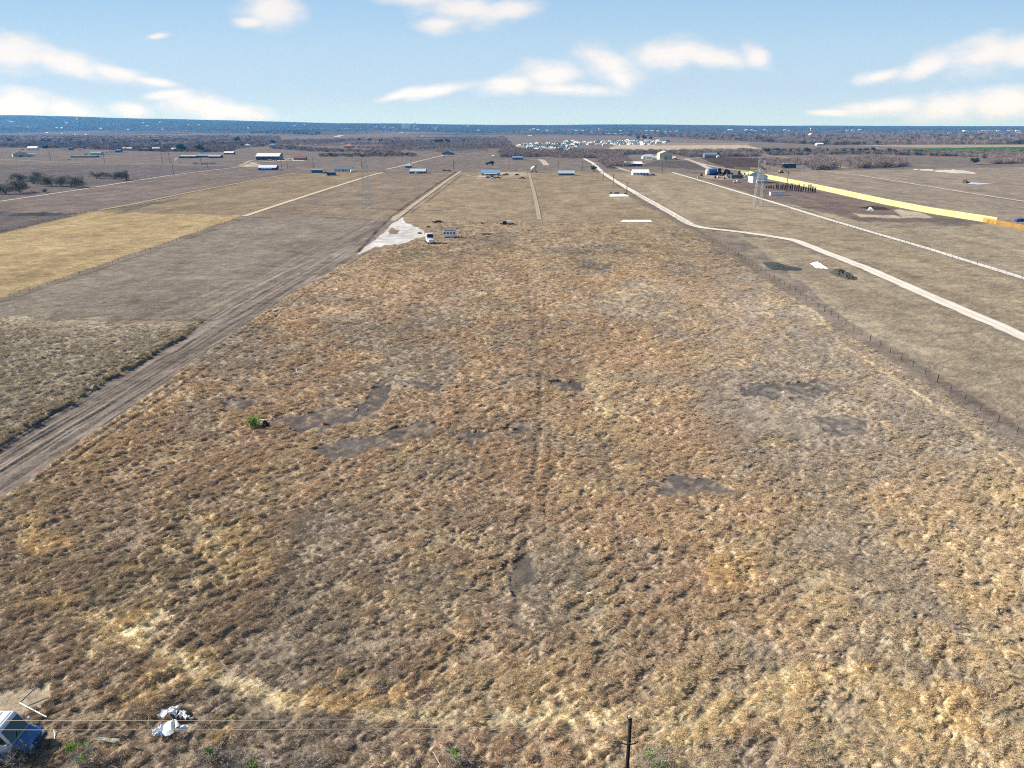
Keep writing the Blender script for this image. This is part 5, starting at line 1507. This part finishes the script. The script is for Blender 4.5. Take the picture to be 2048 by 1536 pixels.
# white dead branches
def twig_mesh(seed, n_main, length, spread, r0, levels=2, up=.7):
    rr = random.Random(seed); m = MB()
    def grow(p, d, L, r_, lv):
        q = p; pts = [p]; rs = [r_]
        for i in range(3):
            d = (d + Vector((rr.gauss(0, .22), rr.gauss(0, .22), rr.gauss(.02, .15)))).normalized()
            q = q + d * (L / 3); pts.append(q); rs.append(r_ * (1 - .27 * (i + 1)))
        m.tube(pts, rs, 4 if lv else 5)
        if lv < levels:
            for k in range(rr.randint(3, 4)):
                f = rr.uniform(.35, 1.0); i0 = min(2, int(f * 3)); b = pts[i0].lerp(pts[i0 + 1], f * 3 - i0)
                nd = (d + Vector((rr.gauss(0, .6), rr.gauss(0, .6), rr.gauss(.15, .35)))).normalized()
                grow(b, nd, L * rr.uniform(.45, .7), r_ * .5, lv + 1)
    for k in range(n_main):
        a = 2 * math.pi * (k + rr.random()) / n_main
        grow(Vector((0, 0, 0)), Vector((math.cos(a) * spread, math.sin(a) * spread, up)).normalized(), length * rr.uniform(.7, 1.1), r0 * rr.uniform(.7, 1.1), 0)
    return m
tag(obj('dead_branch', twig_mesh(3, 7, 1.6, 1.0, .06, 1, .25), M((232, 234, 236), .8)), 'bleached white dead branches lying in the brown field above the bare patches', 'branch').location = G(593, 748) + Vector((0, 0, .35))
bar('plank', 'pale plank at the end of a dark furrow above the white dead branches', 'plank', G(612, 724, .5), G(628, 717, .5), .10, (176, 166, 140))
tag(obj('dead_branch', twig_mesh(5, 4, 2.6, 1.0, .08, 1, .2), M((216, 196, 166), .9)), 'pale fallen branches in the grass right of the camp', 'branch').location = G(1016, 482) + Vector((0, 0, .3))

# leaf clumps used by shrubs and trees
def leaf_mat(name, c, tr=.25):
    m, t = new_mat(name)
    rnd = t.n('ShaderNodeNewGeometry').outputs['Random Per Island']
    orr = t.n('ShaderNodeObjectInfo').outputs['Random']
    k = t.math('ADD', t.math('MULTIPLY_ADD', rnd, .8, .5), t.math('MULTIPLY', orr, .3))
    c1 = t.n('ShaderNodeVectorMath', {0: tuple(lin(c)), 'Scale': k}, operation='SCALE').outputs[0]
    df = t.n('ShaderNodeBsdfDiffuse', {'Color': c1}); tl_ = t.n('ShaderNodeBsdfTranslucent', {'Color': c1})
    out(t, t.n('ShaderNodeMixShader', {0: tr, 1: df.outputs[0], 2: tl_.outputs[0]}).outputs[0])
    return m
LEAF_BRIGHT = leaf_mat('fresh_leaves', (104, 150, 48))
LEAF_DARK = leaf_mat('evergreen_leaves', (58, 74, 60))
LEAF_GREEN = leaf_mat('green_leaves', (44, 84, 60))
TWIG = leaf_mat('grey_twigs', (128, 122, 114), .1)
TWIG_GREEN = leaf_mat('mesquite_twigs', (96, 100, 90), .1)
BARK = M((112, 104, 96), .9, var=.25)
BARKP = M((196, 188, 178), .9, var=.2)

def leaf_cloud(seed, blobs, n, size, stretch=1.0):
    r2 = np.random.default_rng(seed); V = []; F = []
    tot = sum(b[3] ** 2 for b in blobs)
    for (bx, by, bz, br) in blobs:
        for _ in range(int(n * br ** 2 / tot)):
            d = r2.normal(size=3); d /= np.linalg.norm(d)
            rr = br * (r2.uniform(.35, 1.0) ** .5) * (1 + .15 * r2.normal())
            p = np.array([bx, by, bz]) + d * rr * np.array([1, 1, .8])
            a = r2.normal(size=3); a /= np.linalg.norm(a)
            b = np.cross(a, r2.normal(size=3)); b /= np.linalg.norm(b) + 1e-9
            s_ = size * r2.uniform(.5, 1.4)
            k = len(V)
            V += [p - a * s_ * stretch - b * s_ * .5, p + a * s_ * stretch - b * s_ * .35, p + a * s_ * .8 * stretch + b * s_ * .5, p - a * s_ * .7 * stretch + b * s_ * .45]
            F.append((k, k + 1, k + 2, k + 3))
    return MB().add([tuple(map(float, v)) for v in V], F)

def shrub(label, u, v, seed, sz, green=True, base_z=0.0, gpos=((-.3, 0, 1.1, .35), (.25, .1, .8, .3))):
    t_ = thing('bare_shrub', label, 'shrub', G(u, v), 0)
    obj('branches', twig_mesh(seed, 7, 1.3 * sz, .7, .045, 2, 1.0), BARKP, t_)
    obj('twigs', leaf_cloud(seed + 1, [(0, 0, .9 * sz, .8 * sz), (.5 * sz, .2, .6 * sz, .5 * sz), (-.5 * sz, -.1, .6 * sz, .5 * sz)], 420, .035, 5), TWIG, t_)
    if green:
        obj('green_leaves', leaf_cloud(seed + 2, [(a * sz, b * sz, c * sz, d * sz) for a, b, c, d in gpos], 260, .07), LEAF_BRIGHT, t_)
    return t_
shrub('bare whitish shrub with two bright green leafy tips right of the van', 172, 1536, 61, 1.5, True, gpos=((-.45, 0, 1.6, .33), (.0, -.1, .75, .32), (.3, .1, 1.6, .15)))
shrub('bare grey shrub with a slim green sprig right of the rubbish heap', 425, 1524, 63, 1.1, True, gpos=((-.1, 0, 1.1, .22), (.1, 0, .8, .2)))
shrub('leafless white-branched shrub at the bottom edge, second from the rubbish heap', 487, 1545, 65, 1.8, True, gpos=((.5, -.1, .5, .25), (.3, 0, .3, .2)))
shrub('bare pale shrub with a small green shoot at the bottom middle', 916, 1532, 67, 1.4, True, gpos=((-.15, 0, 1.15, .22), (.05, 0, .5, .2)))
shrub('bare white shrub with green leaves right of the power pole foot', 1310, 1546, 69, 1.7, True, gpos=((-.35, 0, 1.25, .26), (.25, -.1, .55, .35), (.0, 0, .5, .25)))
shrub('thin bare shrub at the bottom edge left of the curved white branch', 620, 1545, 71, 1.3, False)
shrub('bare dark shrub beside the van bumper', 40, 1528, 73, 1.3, False)
bar('curved_branch', 'single curved white branch at the bottom middle', 'branch', G(893, 1552, 0), G(866, 1503, .6), .045, (226, 218, 200))
t_ = thing('tall_weed', 'tall yellow-green weed clump standing on the bare soil patch', 'weed', G(509, 857))
r2 = random.Random(9); gm = MB(); ym = MB()
for i in range(90):
    a = r2.uniform(0, 6.28); d = r2.uniform(0, .9)
    b = Vector((d * math.cos(a), d * math.sin(a), 0)); tp = b * 1.8 + Vector((r2.gauss(0, .2), r2.gauss(0, .2), r2.uniform(1.2, 2.8)))
    (gm if i % 3 else ym).tube([b, (b + tp) / 2 + Vector((0, 0, .2)), tp], [.05, .045, .01], 3)
obj('green_blades', gm, LEAF_BRIGHT, t_); obj('yellow_blades', ym, leaf_mat('yellow_blades', (196, 196, 120)), t_)
# ----------------------------------------------------------------- trees
def bare_tree(name, label, u, v, hpx, seed, mat, spread=.9, group=None, dense=900):
    k = ppm(u, v); hh = hpx / k
    t_ = thing(name, label, 'tree', G(u, v), RNG.uniform(0, 6), group, hh / 6.0)
    tk = MB(); rr = random.Random(seed)
    tips = []
    for j in range(rr.randint(2, 4)):
        a = rr.uniform(0, 6.28); p = Vector((0, 0, 0)); pts = [p]; d = Vector((math.cos(a) * .35, math.sin(a) * .35, 1)).normalized()
        for s_ in range(5):
            d = (d + Vector((math.cos(a) * .14 + rr.gauss(0, .12), math.sin(a) * .14 + rr.gauss(0, .12), 0))).normalized()
            p = p + d * .95; pts.append(p)
        tk.tube(pts, [.22, .17, .13, .09, .06, .03], 5)
        tips += pts[2:]
        for q in pts[2:5]:
            for b in range(2):
                dd = Vector((rr.gauss(0, 1), rr.gauss(0, 1), rr.uniform(.1, .8))).normalized()
                e = q + dd * rr.uniform(1.0, 2.2); tk.tube([q, (q + e) / 2 + Vector((0, 0, .15)), e], [.07, .05, .02], 4); tips.append(e)
    obj('trunk', tk, BARK, t_)
    obj('crown', leaf_cloud(seed + 5, [(q.x * spread * 1.5, q.y * spread * 1.5, q.z * .9, rr.uniform(.9, 1.5)) for q in tips] + [(q.x * 2.0, q.y * 2.0, q.z * .5, 1.0) for q in tips[::3]], dense * 3, .05, 6), mat, t_)
    return t_
for (u, v, hp, s_, lab_) in [(12, 388, 30, 1, 'bare grey-green tree at the left edge, nearest the dirt road'), (40, 386, 34, 2, 'broad bare tree second from the left edge beside the dirt road'), (66, 368, 26, 3, 'pale bare tree behind the pair at the left edge'),
                             (48, 363, 22, 4, 'faint bare tree furthest back at the left edge'), (76, 354, 14, 5, 'small dark leaning tree behind the left edge group'), (104, 372, 26, 6, 'bare grey tree left of the leaning trunk'),
                             (122, 373, 28, 7, 'bare tree with upright grey stems in the middle left group'), (141, 376, 30, 8, 'bare tree with a dark leaning trunk at the right of the middle left group'), (193, 357, 18, 9, 'lone thin bare tree in the bare field'),
                             (229, 358, 19, 10, 'bushy bare tree left of the dark upright one'), (254, 360, 24, 11, 'dark upright many-stemmed tree beside the dirt road'), (90, 385, 10, 12, 'low scrubby tree below the middle left group')]:
    bare_tree('mesquite_tree', lab_, u, v, hp, 100 + s_, TWIG_GREEN, dense=1100)

def green_tree(seed, mat, wide=1.2):
    t_ = thing('oak_tree', 'x', 'tree')
    rr = random.Random(seed)
    tk = MB().tube([(0, 0, 0), (.05, 0, 1.2), (.1, .05, 2.4)], [.3, .24, .16], 6)
    for j in range(5):
        a = rr.uniform(0, 6.28)
        tk.tube([(.05, 0, 1.4), (math.cos(a) * wide * .8, math.sin(a) * wide * .8, 2.6), (math.cos(a) * wide * 1.6, math.sin(a) * wide * 1.6, 3.4)], [.14, .09, .04], 4)
    obj('trunk', tk, BARK, t_)
    bl = [(0, 0, 3.2, 1.4)] + [(rr.uniform(-1, 1) * wide * 1.8, rr.uniform(-1, 1) * wide * 1.8, rr.uniform(1.8, 4.4), rr.uniform(.7, 1.3)) for _ in range(9)]
    obj('crown', leaf_cloud(seed + 3, bl, 1500, .22), mat, t_)
    return t_
OAKS = [green_tree(201, LEAF_GREEN), green_tree(205, LEAF_DARK), green_tree(209, LEAF_DARK, 1.6)]
OAK_AT = [(363, 304, 17, 0, 'round dark green tree in the row of white trailer homes, largest'), (400, 304, 14, 1, 'dark grey-green tree right of the round green one'), (314, 286, 8, 2, 'flat dark tree in the grey brush above the trailer homes, left one'),
          (334, 285, 6, 2, 'flat dark tree in the grey brush above the trailer homes, right one'), (475, 285, 11, 1, 'dark round tree standing alone in the pale brush left of the hill houses'), (545, 289, 9, 1, 'dark tree rising over the hill houses'),
          (484, 294, 6, 1, 'dark tree left of the first hill house'), (985, 331.5, 10, 2, 'dark spreading tree alone in the far grey field'), (975, 331.5, 7, 1, 'lower dark bush touching the spreading tree'),
          (562, 316, 10, 0, 'teal-dark tree between the barn and the red-roofed shed'), (1535, 306, 9, 1, 'dark tree at the left start of the row by the green field'), (1556, 305, 9, 2, 'dark tree second in the row by the green field'), (1568, 305, 7, 1, 'dark tree third in the row by the green field'),
          (1580, 305, 6, 1, 'low dark tree fourth in the row by the green field'), (1613, 307, 11, 1, 'tallest dark tree in the row by the green field'), (1655, 306, 7, 0, 'green tree between the tallest dark one and the dark clump'), (1688, 305, 6, 1, 'small dark tree left of the dark clump'),
          (1703, 304, 8, 2, 'dark tree at the left of the clump with the tiny white shed'), (1718, 305, 8, 1, 'dark tree inside the clump with the tiny white shed'), (1734, 305, 9, 2, 'broad dark tree in the clump left of the tiny white shed'), (1746, 304, 9, 1, 'dark tree touching the tiny white shed'),
          (1778, 305, 8, 1, 'dark tree right of the tiny white shed'), (1788, 305, 7, 2, 'last dark tree of the clump by the tiny white shed'), (1945, 329, 14, 2, 'dark bush beside the far right utility pole'), (1187, 343, 11, 1, 'grey-green bush left of the gravel road corner'),
          (872, 287, 8, 1, 'dark tree at the left of the lone clump beyond the lane'), (884, 287, 9, 2, 'dark tree in the middle of the lone clump beyond the lane'), (895, 286.5, 8, 1, 'dark tree at the right of the lone clump beyond the lane'),
          (1558, 280, 7, 2, 'dark tree in the far hedge left of the white farmhouse'), (1596, 280, 6, 1, 'dark tree in the far hedge, right of the first'), (1610, 281, 7, 2, 'dark tree in the far hedge near the white farmhouse'),
          (94, 299.5, 9, 2, 'dark tree right of the white mobile home, far left'), (20, 284, 7, 1, 'dark tree above the green roofed house'), (86, 284, 6, 2, 'dark tree in the far left brush, first of three'), (100, 284, 6, 1, 'dark tree in the far left brush, second of three'), (118, 283, 5, 2, 'dark tree in the far left brush, third of three'),
          (142, 282, 5, 1, 'dark shrub between the far left brush and the pale strip'), (207, 283, 5, 1, 'small dark tree in the brush above the long dark shed'), (228, 288, 5, 2, 'low dark tree in the brush above the blue house'), (236, 289, 4, 2, 'low dark tree beside the one above the blue house'),
          (396, 288, 5, 2, 'low dark tree on the rise right of the round green tree'), (430, 291, 4, 0, 'bluish low tree on the rise above the long sheds'), (1276, 280, 7, 1, 'dark evergreen behind the distant subdivision, left one'), (1288, 280, 8, 1, 'dark evergreen behind the distant subdivision, middle one'), (1300, 280, 7, 2, 'dark evergreen behind the distant subdivision, right one'),
          (718, 282, 5, 1, 'dark tree in the line above the orange roofed house'), (740, 283, 6, 2, 'dark tree in the line right of the orange roofed house'), (762, 284, 6, 1, 'dark tree in the middle of the line right of the orange roofed house'), (785, 285, 5, 2, 'dark tree at the right of the line beyond the orange roofed house'), (804, 311, 5, 2, 'dark low tree in the bush line beyond the barn field'), (826, 311, 4, 1, 'dark low tree at the right of the bush line beyond the barn field')]
used = set()
for (u, v, hp, kd, lab_) in OAK_AT:
    k = ppm(u, v); s_ = hp / k / 5.0
    if kd not in used:
        used.add(kd); o = OAKS[kd]; o.location = G(u, v); o['label'] = lab_; o.scale = (s_,) * 3; o['group'] = 'dark evergreen trees of the plain'
    else:
        dup(OAKS[kd], G(u, v), RNG.uniform(0, 6), lab_, 'dark evergreen trees of the plain', s_)

# bare woods and brush: nobody could count it
def bush_proto(name, seed, h, w, n, mat, dark):
    r2 = random.Random(seed)
    bl = [(0, 0, h * .5, w * .5)] + [(r2.uniform(-.5, .5) * w, r2.uniform(-.5, .5) * w, h * r2.uniform(.3, .75), w * r2.uniform(.2, .38)) for _ in range(5)]
    me = leaf_cloud(seed, bl, n, .09 if not dark else .22, 5 if not dark else 1.6)
    for j in range(4):
        a = r2.uniform(0, 6.28)
        me.tube([(0, 0, 0), (math.cos(a) * w * .2, math.sin(a) * w * .2, h * .5), (math.cos(a) * w * .4, math.sin(a) * w * .4, h * .9)], [.12, .08, .03], 3)
    m_ = me.mesh(name); m_.materials.append(mat)
    return bpy.data.objects.new(name, m_)
m, t = new_mat('bare_brush')
tint = t.n('ShaderNodeAttribute', attribute_type='INSTANCER', attribute_name='tint').outputs['Color']
rnd = t.n('ShaderNodeNewGeometry').outputs['Random Per Island']
c1 = t.n('ShaderNodeVectorMath', {0: tint, 'Scale': t.math('MULTIPLY_ADD', rnd, .8, .6)}, operation='SCALE').outputs[0]
out(t, t.n('ShaderNodeBsdfDiffuse', {'Color': c1}).outputs[0])
bp = [bush_proto('brush_%d' % i, 300 + i, 6, 6, 260, m, False) for i in range(4)] + [bush_proto('thicket_%d' % i, 310 + i, 5, 7, 300, m, True) for i in range(3)]
r = np.random.default_rng(77)
BP, BS, BI, BT = [], [], [], []
for poly, hm, dk in BRUSH:
    us = [p[0] for p in poly]; vs_ = [p[1] for p in poly]
    far = hm == 8
    n = int((max(us) - min(us)) * (max(vs_) - min(vs_)) * (.26 if far else .34))
    u = r.uniform(min(us), max(us), n); v = r.uniform(min(vs_), max(vs_), n)
    ok = inpoly(u, v, poly)
    for uu, vv in zip(u[ok], v[ok]):
        p = GT(uu, vv) if vv < 272 else G(uu, vv)
        nz = float(vn(np.array([p.x / 130]), np.array([p.y / 330]), 501)[0])
        if nz < -.45 and hm < 6: continue
        dark = r.uniform() < dk * (1 + nz)
        BP.append(p[:]); s_ = hm / 6 * r.uniform(.6, 1.25) * (1.5 if far else 1.1)
        BS.append((s_ * r.uniform(.9, 1.5), s_ * r.uniform(.9, 1.5), s_))
        BI.append(r.integers(4, 7) if dark else r.integers(0, 4))
        c = lin((62, 70, 60)) * .8 if dark else lin((142, 130, 126)) * r.uniform(.8, 1.0)
        BT.append(np.clip(c * r.uniform(.8, 1.2), 0, .6))
BP = np.array(BP); n = len(BP)
bo = scatter('brush', bp, BP, np.column_stack([np.zeros(n), np.zeros(n), r.uniform(0, 6.28, n)]), np.array(BS), np.array(BI), np.array(BT))
print('brush', n)

# ----------------------------------------------------------------- the distant subdivision
def sub_house(seed, wallc, roofc):
    t_ = thing('subdivision_house', 'x', 'house')
    w = MB().box((0, 0, 1.7), (15, 11, 3.4)).extrude([(-6.5, 0), (-.5, 0), (-.5, 3.4), (-3.5, 5.8), (-6.5, 3.4)], -7.5, -5.4)
    obj('wall', w, M(wallc, .8, var=.05), t_)
    r_ = MB()
    vs = [(-8, -6, 3.4), (8, -6, 3.4), (8, 6, 3.4), (-8, 6, 3.4), (-3.5, 0, 7.0), (3.5, 0, 7.0)]
    r_.add(vs, [(3, 2, 1, 0), (0, 1, 5, 4), (1, 2, 5), (2, 3, 4, 5), (3, 0, 4)])
    obj('roof', r_, M(roofc, .8, var=.1), t_)
    for x in (1.5, 5):
        obj('window', MB().box((x, -5.53, 1.9), (1.4, .08, 1.3)), GLASS, t_)
    obj('garage_door', MB().box((-3.5, -7.55, 1.2), (4.6, .1, 2.3)), M((214, 214, 210)), t_)
    return t_
SUBS = [(sub_house(1, (240, 238, 232), (206, 212, 214)), 'small white house with a pale roof in the distant subdivision'), (sub_house(2, (232, 234, 232), (112, 132, 138)), 'small white house with a grey-teal roof in the distant subdivision'),
        (sub_house(3, (220, 204, 182), (128, 118, 110)), 'small tan house with a brown roof in the distant subdivision'), (sub_house(4, (118, 150, 158), (96, 116, 124)), 'small blue-grey house in the distant subdivision')]
rows = []
for (u0, u1, va, vb_, n_) in ((1034, 1070, 292, 294, 4), (1045, 1165, 289, 291, 11), (1058, 1150, 293, 295.5, 9), (1040, 1110, 297, 298.5, 5), (1086, 1152, 299.5, 300.5, 6), (1125, 1245, 285, 288, 13), (1170, 1210, 289, 291, 4),
                             (1196, 1336, 283, 285, 16), (1210, 1330, 286, 288.5, 14), (1222, 1300, 289, 290, 7), (1140, 1160, 296, 297, 2)):
    for i in range(n_):
        rows.append((u0 + (u1 - u0) * (i + RNG.uniform(.1, .9)) / n_, RNG.uniform(va, vb_)))
first = set()
for i, (u, v) in enumerate(rows):
    j = RNG.choice((0, 0, 0, 1, 1, 2, 3)) if i > 3 else i
    pr, lab_ = SUBS[j]
    rz = RNG.choice((0, .5, -.5, 1.57, .9)) + RNG.uniform(-.1, .1)
    sc_ = RNG.uniform(.9, 1.25)
    if j not in first:
        first.add(j); pr.location = G(u, v); pr.rotation_euler = (0, 0, rz); pr['label'] = lab_; pr['group'] = lab_ + 's'
    else:
        dup(pr, G(u, v), rz, lab_, lab_ + 's', sc_)

# ----------------------------------------------------------------- the far town and the white specks of the plain
def far_block(u, v, wpx, hpx, c, name, label, cat, group=None, kind='flat'):
    p = GT(u, v) if v < 268 else G(u, v)
    k = FPX / depth(p)
    w_, h_ = wpx / k, hpx / k
    d_ = min(w_ * .7, 60)
    m_ = MB().box((0, 0, h_ / 2 - 2), (w_, d_, h_ + 4))
    if kind == 'flat':
        m_.box((w_ * .2, 0, h_ + h_ * .05), (w_ * .3, d_ * .5, h_ * .25))
    else:
        m_.extrude_x([(-d_ / 2 - 1, h_ * .98), (d_ / 2 + 1, h_ * .98), (0, h_ * 1.35)], -w_ / 2 - 1, w_ / 2 + 1)
    o = tag(obj(name, m_, M(c, .7, var=.1, scale=.05)), label, cat, group)
    o.location = p; o.rotation_euler = (0, 0, R(-14))
    return o
CW, CO, CP_, CB = (244, 242, 238), (226, 186, 154), (222, 206, 198), (196, 210, 226)
TOWN = [(646, 258.8, 5, 1.2, CW), (662, 258.5, 3, 1, CW), (682, 258.5, 3, 1.2, CW), (690, 258.7, 6, 1, CW), (697, 258.3, 4, 1.2, CW), (711, 248.6, 5, 1.2, CP_), (729, 247.6, 6, 1, CW), (722, 258.2, 4, 1.4, CW), (737, 254, 7, 1.2, CP_), (746, 252.5, 10, 3.2, (206, 190, 190)),
        (752, 255, 6, 1.6, CW), (765, 251, 8, 2.6, CP_), (768, 256, 5, 1.6, CW), (776, 254, 6, 2, CO), (784, 256.6, 7, 1.4, CW), (790, 252.6, 8, 1.6, (190, 190, 200)), (798, 254.5, 6, 1.2, CB), (806.5, 257, 4.2, 5.6, CW), (813.5, 258, 5, 6.4, CW), (818, 257.5, 3.2, 5, CW), (800, 253.8, 4, 2, CO),
        (829.5, 255, 5, 5.4, CW), (837, 256, 9, 2, CO), (833, 259, 10, 1.2, CW), (846, 256, 5, 2.6, CO), (854, 257.5, 4, 2, CO), (866, 257.6, 6, 5.4, (240, 214, 188)), (871, 259, 5, 3, CW), (878, 256, 5, 1.8, CO), (887, 254.5, 5, 1.8, CP_), (892, 256.5, 3, 2.6, CO), (742, 259, 5, 1, CW), (757, 259, 5, 1, CB), (792, 259.5, 6, 1, CW), (823, 260, 6, 1, CB)]
for i, (u, v, w_, h_, c) in enumerate(TOWN):
    nm2 = {CW: 'white', CO: 'orange-tan', CP_: 'pale pinkish', CB: 'bluish white'}.get(c, 'pale grey' if c != (240, 214, 188) else 'tall peach')
    sz_ = 'tall' if h_ > 4.5 else ('long low' if w_ > 6 else 'small')
    lab_ = '%s %s building in the hazy town on the horizon' % (sz_, nm2)
    far_block(u, v, w_ * 1.25, h_ * 1.45, c, 'town_building', lab_, 'building', lab_.replace('building', 'buildings'))
SPECKS = [(25, 244.5, 10, 1.0), (19, 244, 3, 1), (134, 247, 6, 1), (57, 255.8, 3, 1.2), (114, 257.3, 4, 1.2), (124, 257.6, 6, 1.4), (203, 258.8, 7, 1.6), (295, 253, 6, 1), (257, 260.8, 4, 1.4), (325, 260.4, 5, 1.4), (497, 258, 4, 1.4), (399, 250, 4, .8), (377, 250, 3, .8), (287, 246, 4, .8), (320, 245.5, 5, .8),
          (95, 267.4, 5, 1.6), (124.5, 268.6, 3, 1.4), (151, 270.3, 4, 1.4), (173, 271.5, 5, 2), (590, 252, 4, 1), (609, 251, 3, 1), (936, 253.4, 4, .8), (957, 262, 6, 1.2), (804, 267.8, 4, 1.4), (845, 274.2, 3, 1.4), (1060, 262, 4, 1.4), (1067, 260.8, 4, 2), (1076, 261.5, 5, 1.4), (1094, 262, 6, 1.2),
          (1152, 262.4, 6, 1.2), (1165, 262.8, 6, 1), (1183, 265, 5, .8), (1216, 268, 8, .8), (1230, 268, 8, .8), (1242, 267.8, 5, .8), (1241, 263, 5, 1.2), (1292, 263, 6, 1), (1304, 263.6, 6, 1.4), (1315, 263.6, 6, 1.2), (1330, 264, 6, 1), (1340, 264, 4, 1), (1294, 270, 6, 1), (1353, 264, 4, 1.2), (1457, 261, 6, 1.2), (1463, 260.6, 5, 1), (1492, 261, 6, 1.2), (1510, 263.5, 5, 1.2), (1060, 272.5, 8, 1),
          (1503, 260.5, 4, 1.2), (1529, 260.5, 4, 1.2), (1569, 261.5, 6, 1.2), (1577, 262, 5, 1), (1695, 261.6, 6, 1), (1706, 261.5, 6, 1), (1719, 260.8, 6, 1.2), (1630, 281.8, 5, 1.6), (1580, 283.2, 4, 1.4), (1588, 283.2, 4, 1.4), (1687, 279.6, 5, 1.6), (1827, 283.8, 4, 1.6), (1848, 285, 6, 1.8), (1898, 268.3, 5, 1.4), (1995, 262.8, 5, 1.2), (2020, 262, 8, 1.2), (2035, 262.5, 8, 1.2), (1976, 284, 4, 1.2), (1960, 265.5, 6, 1), (2038, 266, 8, 1.2)]
for (u, v, w_, h_) in SPECKS:
    side = 'left of the hazy town' if u < 640 else ('right of the hazy town' if u < 1500 else 'on the far right')
    dist = 'on the blue rim' if v < 256 else ('in the dark woods' if v < 264 else 'in the far fields')
    lab_ = 'white speck of a far house %s %s' % (dist, side)
    far_block(u, v, w_ * .95, h_ * 1.25, CW, 'far_house', lab_, 'house', lab_.replace('speck', 'specks').replace('a far house', 'far houses'), 'gable')
far_block(1960, 262.5, 60, 1.8, (246, 246, 246), 'warehouse', 'very long white warehouse near the right horizon', 'warehouse')
def water_tower(label, u, v, hpx, rpx, c=(240, 240, 236)):
    p = GT(u, v); k = FPX / depth(p); hh = hpx / k; rr = rpx / k
    t_ = thing('water_tower', label, 'water tower', p)
    obj('column', MB().tube([(0, 0, -3), (0, 0, hh - rr)], [rr * .28, rr * .22], 8), M(c), t_)
    obj('bowl', MB().tube([(0, 0, hh - rr * 1.9), (0, 0, hh - rr * 1.3), (0, 0, hh - rr * .6), (0, 0, hh - rr * .1), (0, 0, hh)], [rr * .25, rr * .85, rr, rr * .7, rr * .15], 14), M(c), t_, smooth=True)
water_tower('white water tower on the blue rim at the left', 156, 246, 9, 2.2)
water_tower('small white water tower at the far left edge of the rim', 14, 244, 5, 1.2)
water_tower('white water tower above the right woods', 1621, 262, 6, 1.6)
water_tower('dark little water tower above the hazy town', 770, 246.5, 4.5, 1.3, (70, 78, 92))
water_tower('slim pale water tower right of the town', 1198, 263, 6, 1.2)
p = G(1621, 271); k = FPX / depth(p)
t_ = thing('storage_dome', 'big white dome in the woods on the right', 'dome', p)
rr = 4.6 / k
obj('shell', MB().tube([(0, 0, 0), (0, 0, rr * .4), (0, 0, rr * .75), (0, 0, rr * .95), (0, 0, rr)], [rr, rr * .95, rr * .72, rr * .4, rr * .05], 16), M(WHITE), t_, smooth=True)
obj('base_ring', MB().tube([(0, 0, -1), (0, 0, rr * .12)], rr * 1.08, 16), M((200, 200, 198)), t_)

# ----------------------------------------------------------------- air
hz = MB().box((0, 5700, 122), (44000, 15600, 260))
m = bpy.data.materials.new('air'); m.use_nodes = True
tt = NT(m.node_tree); tt.t.nodes.clear()
pv = tt.n('ShaderNodeVolumePrincipled', {'Color': (.10, .40, 1.0, 1), 'Density': 5.8e-5, 'Anisotropy': .1, 'Absorption Color': (1, 1, 1, 1)})
pv.inputs['Density Attribute'].default_value = ''
tt.n('ShaderNodeOutputMaterial', {'Volume': pv.outputs[0]})
hzo = obj('haze', hz, m); hzo['kind'] = 'stuff'
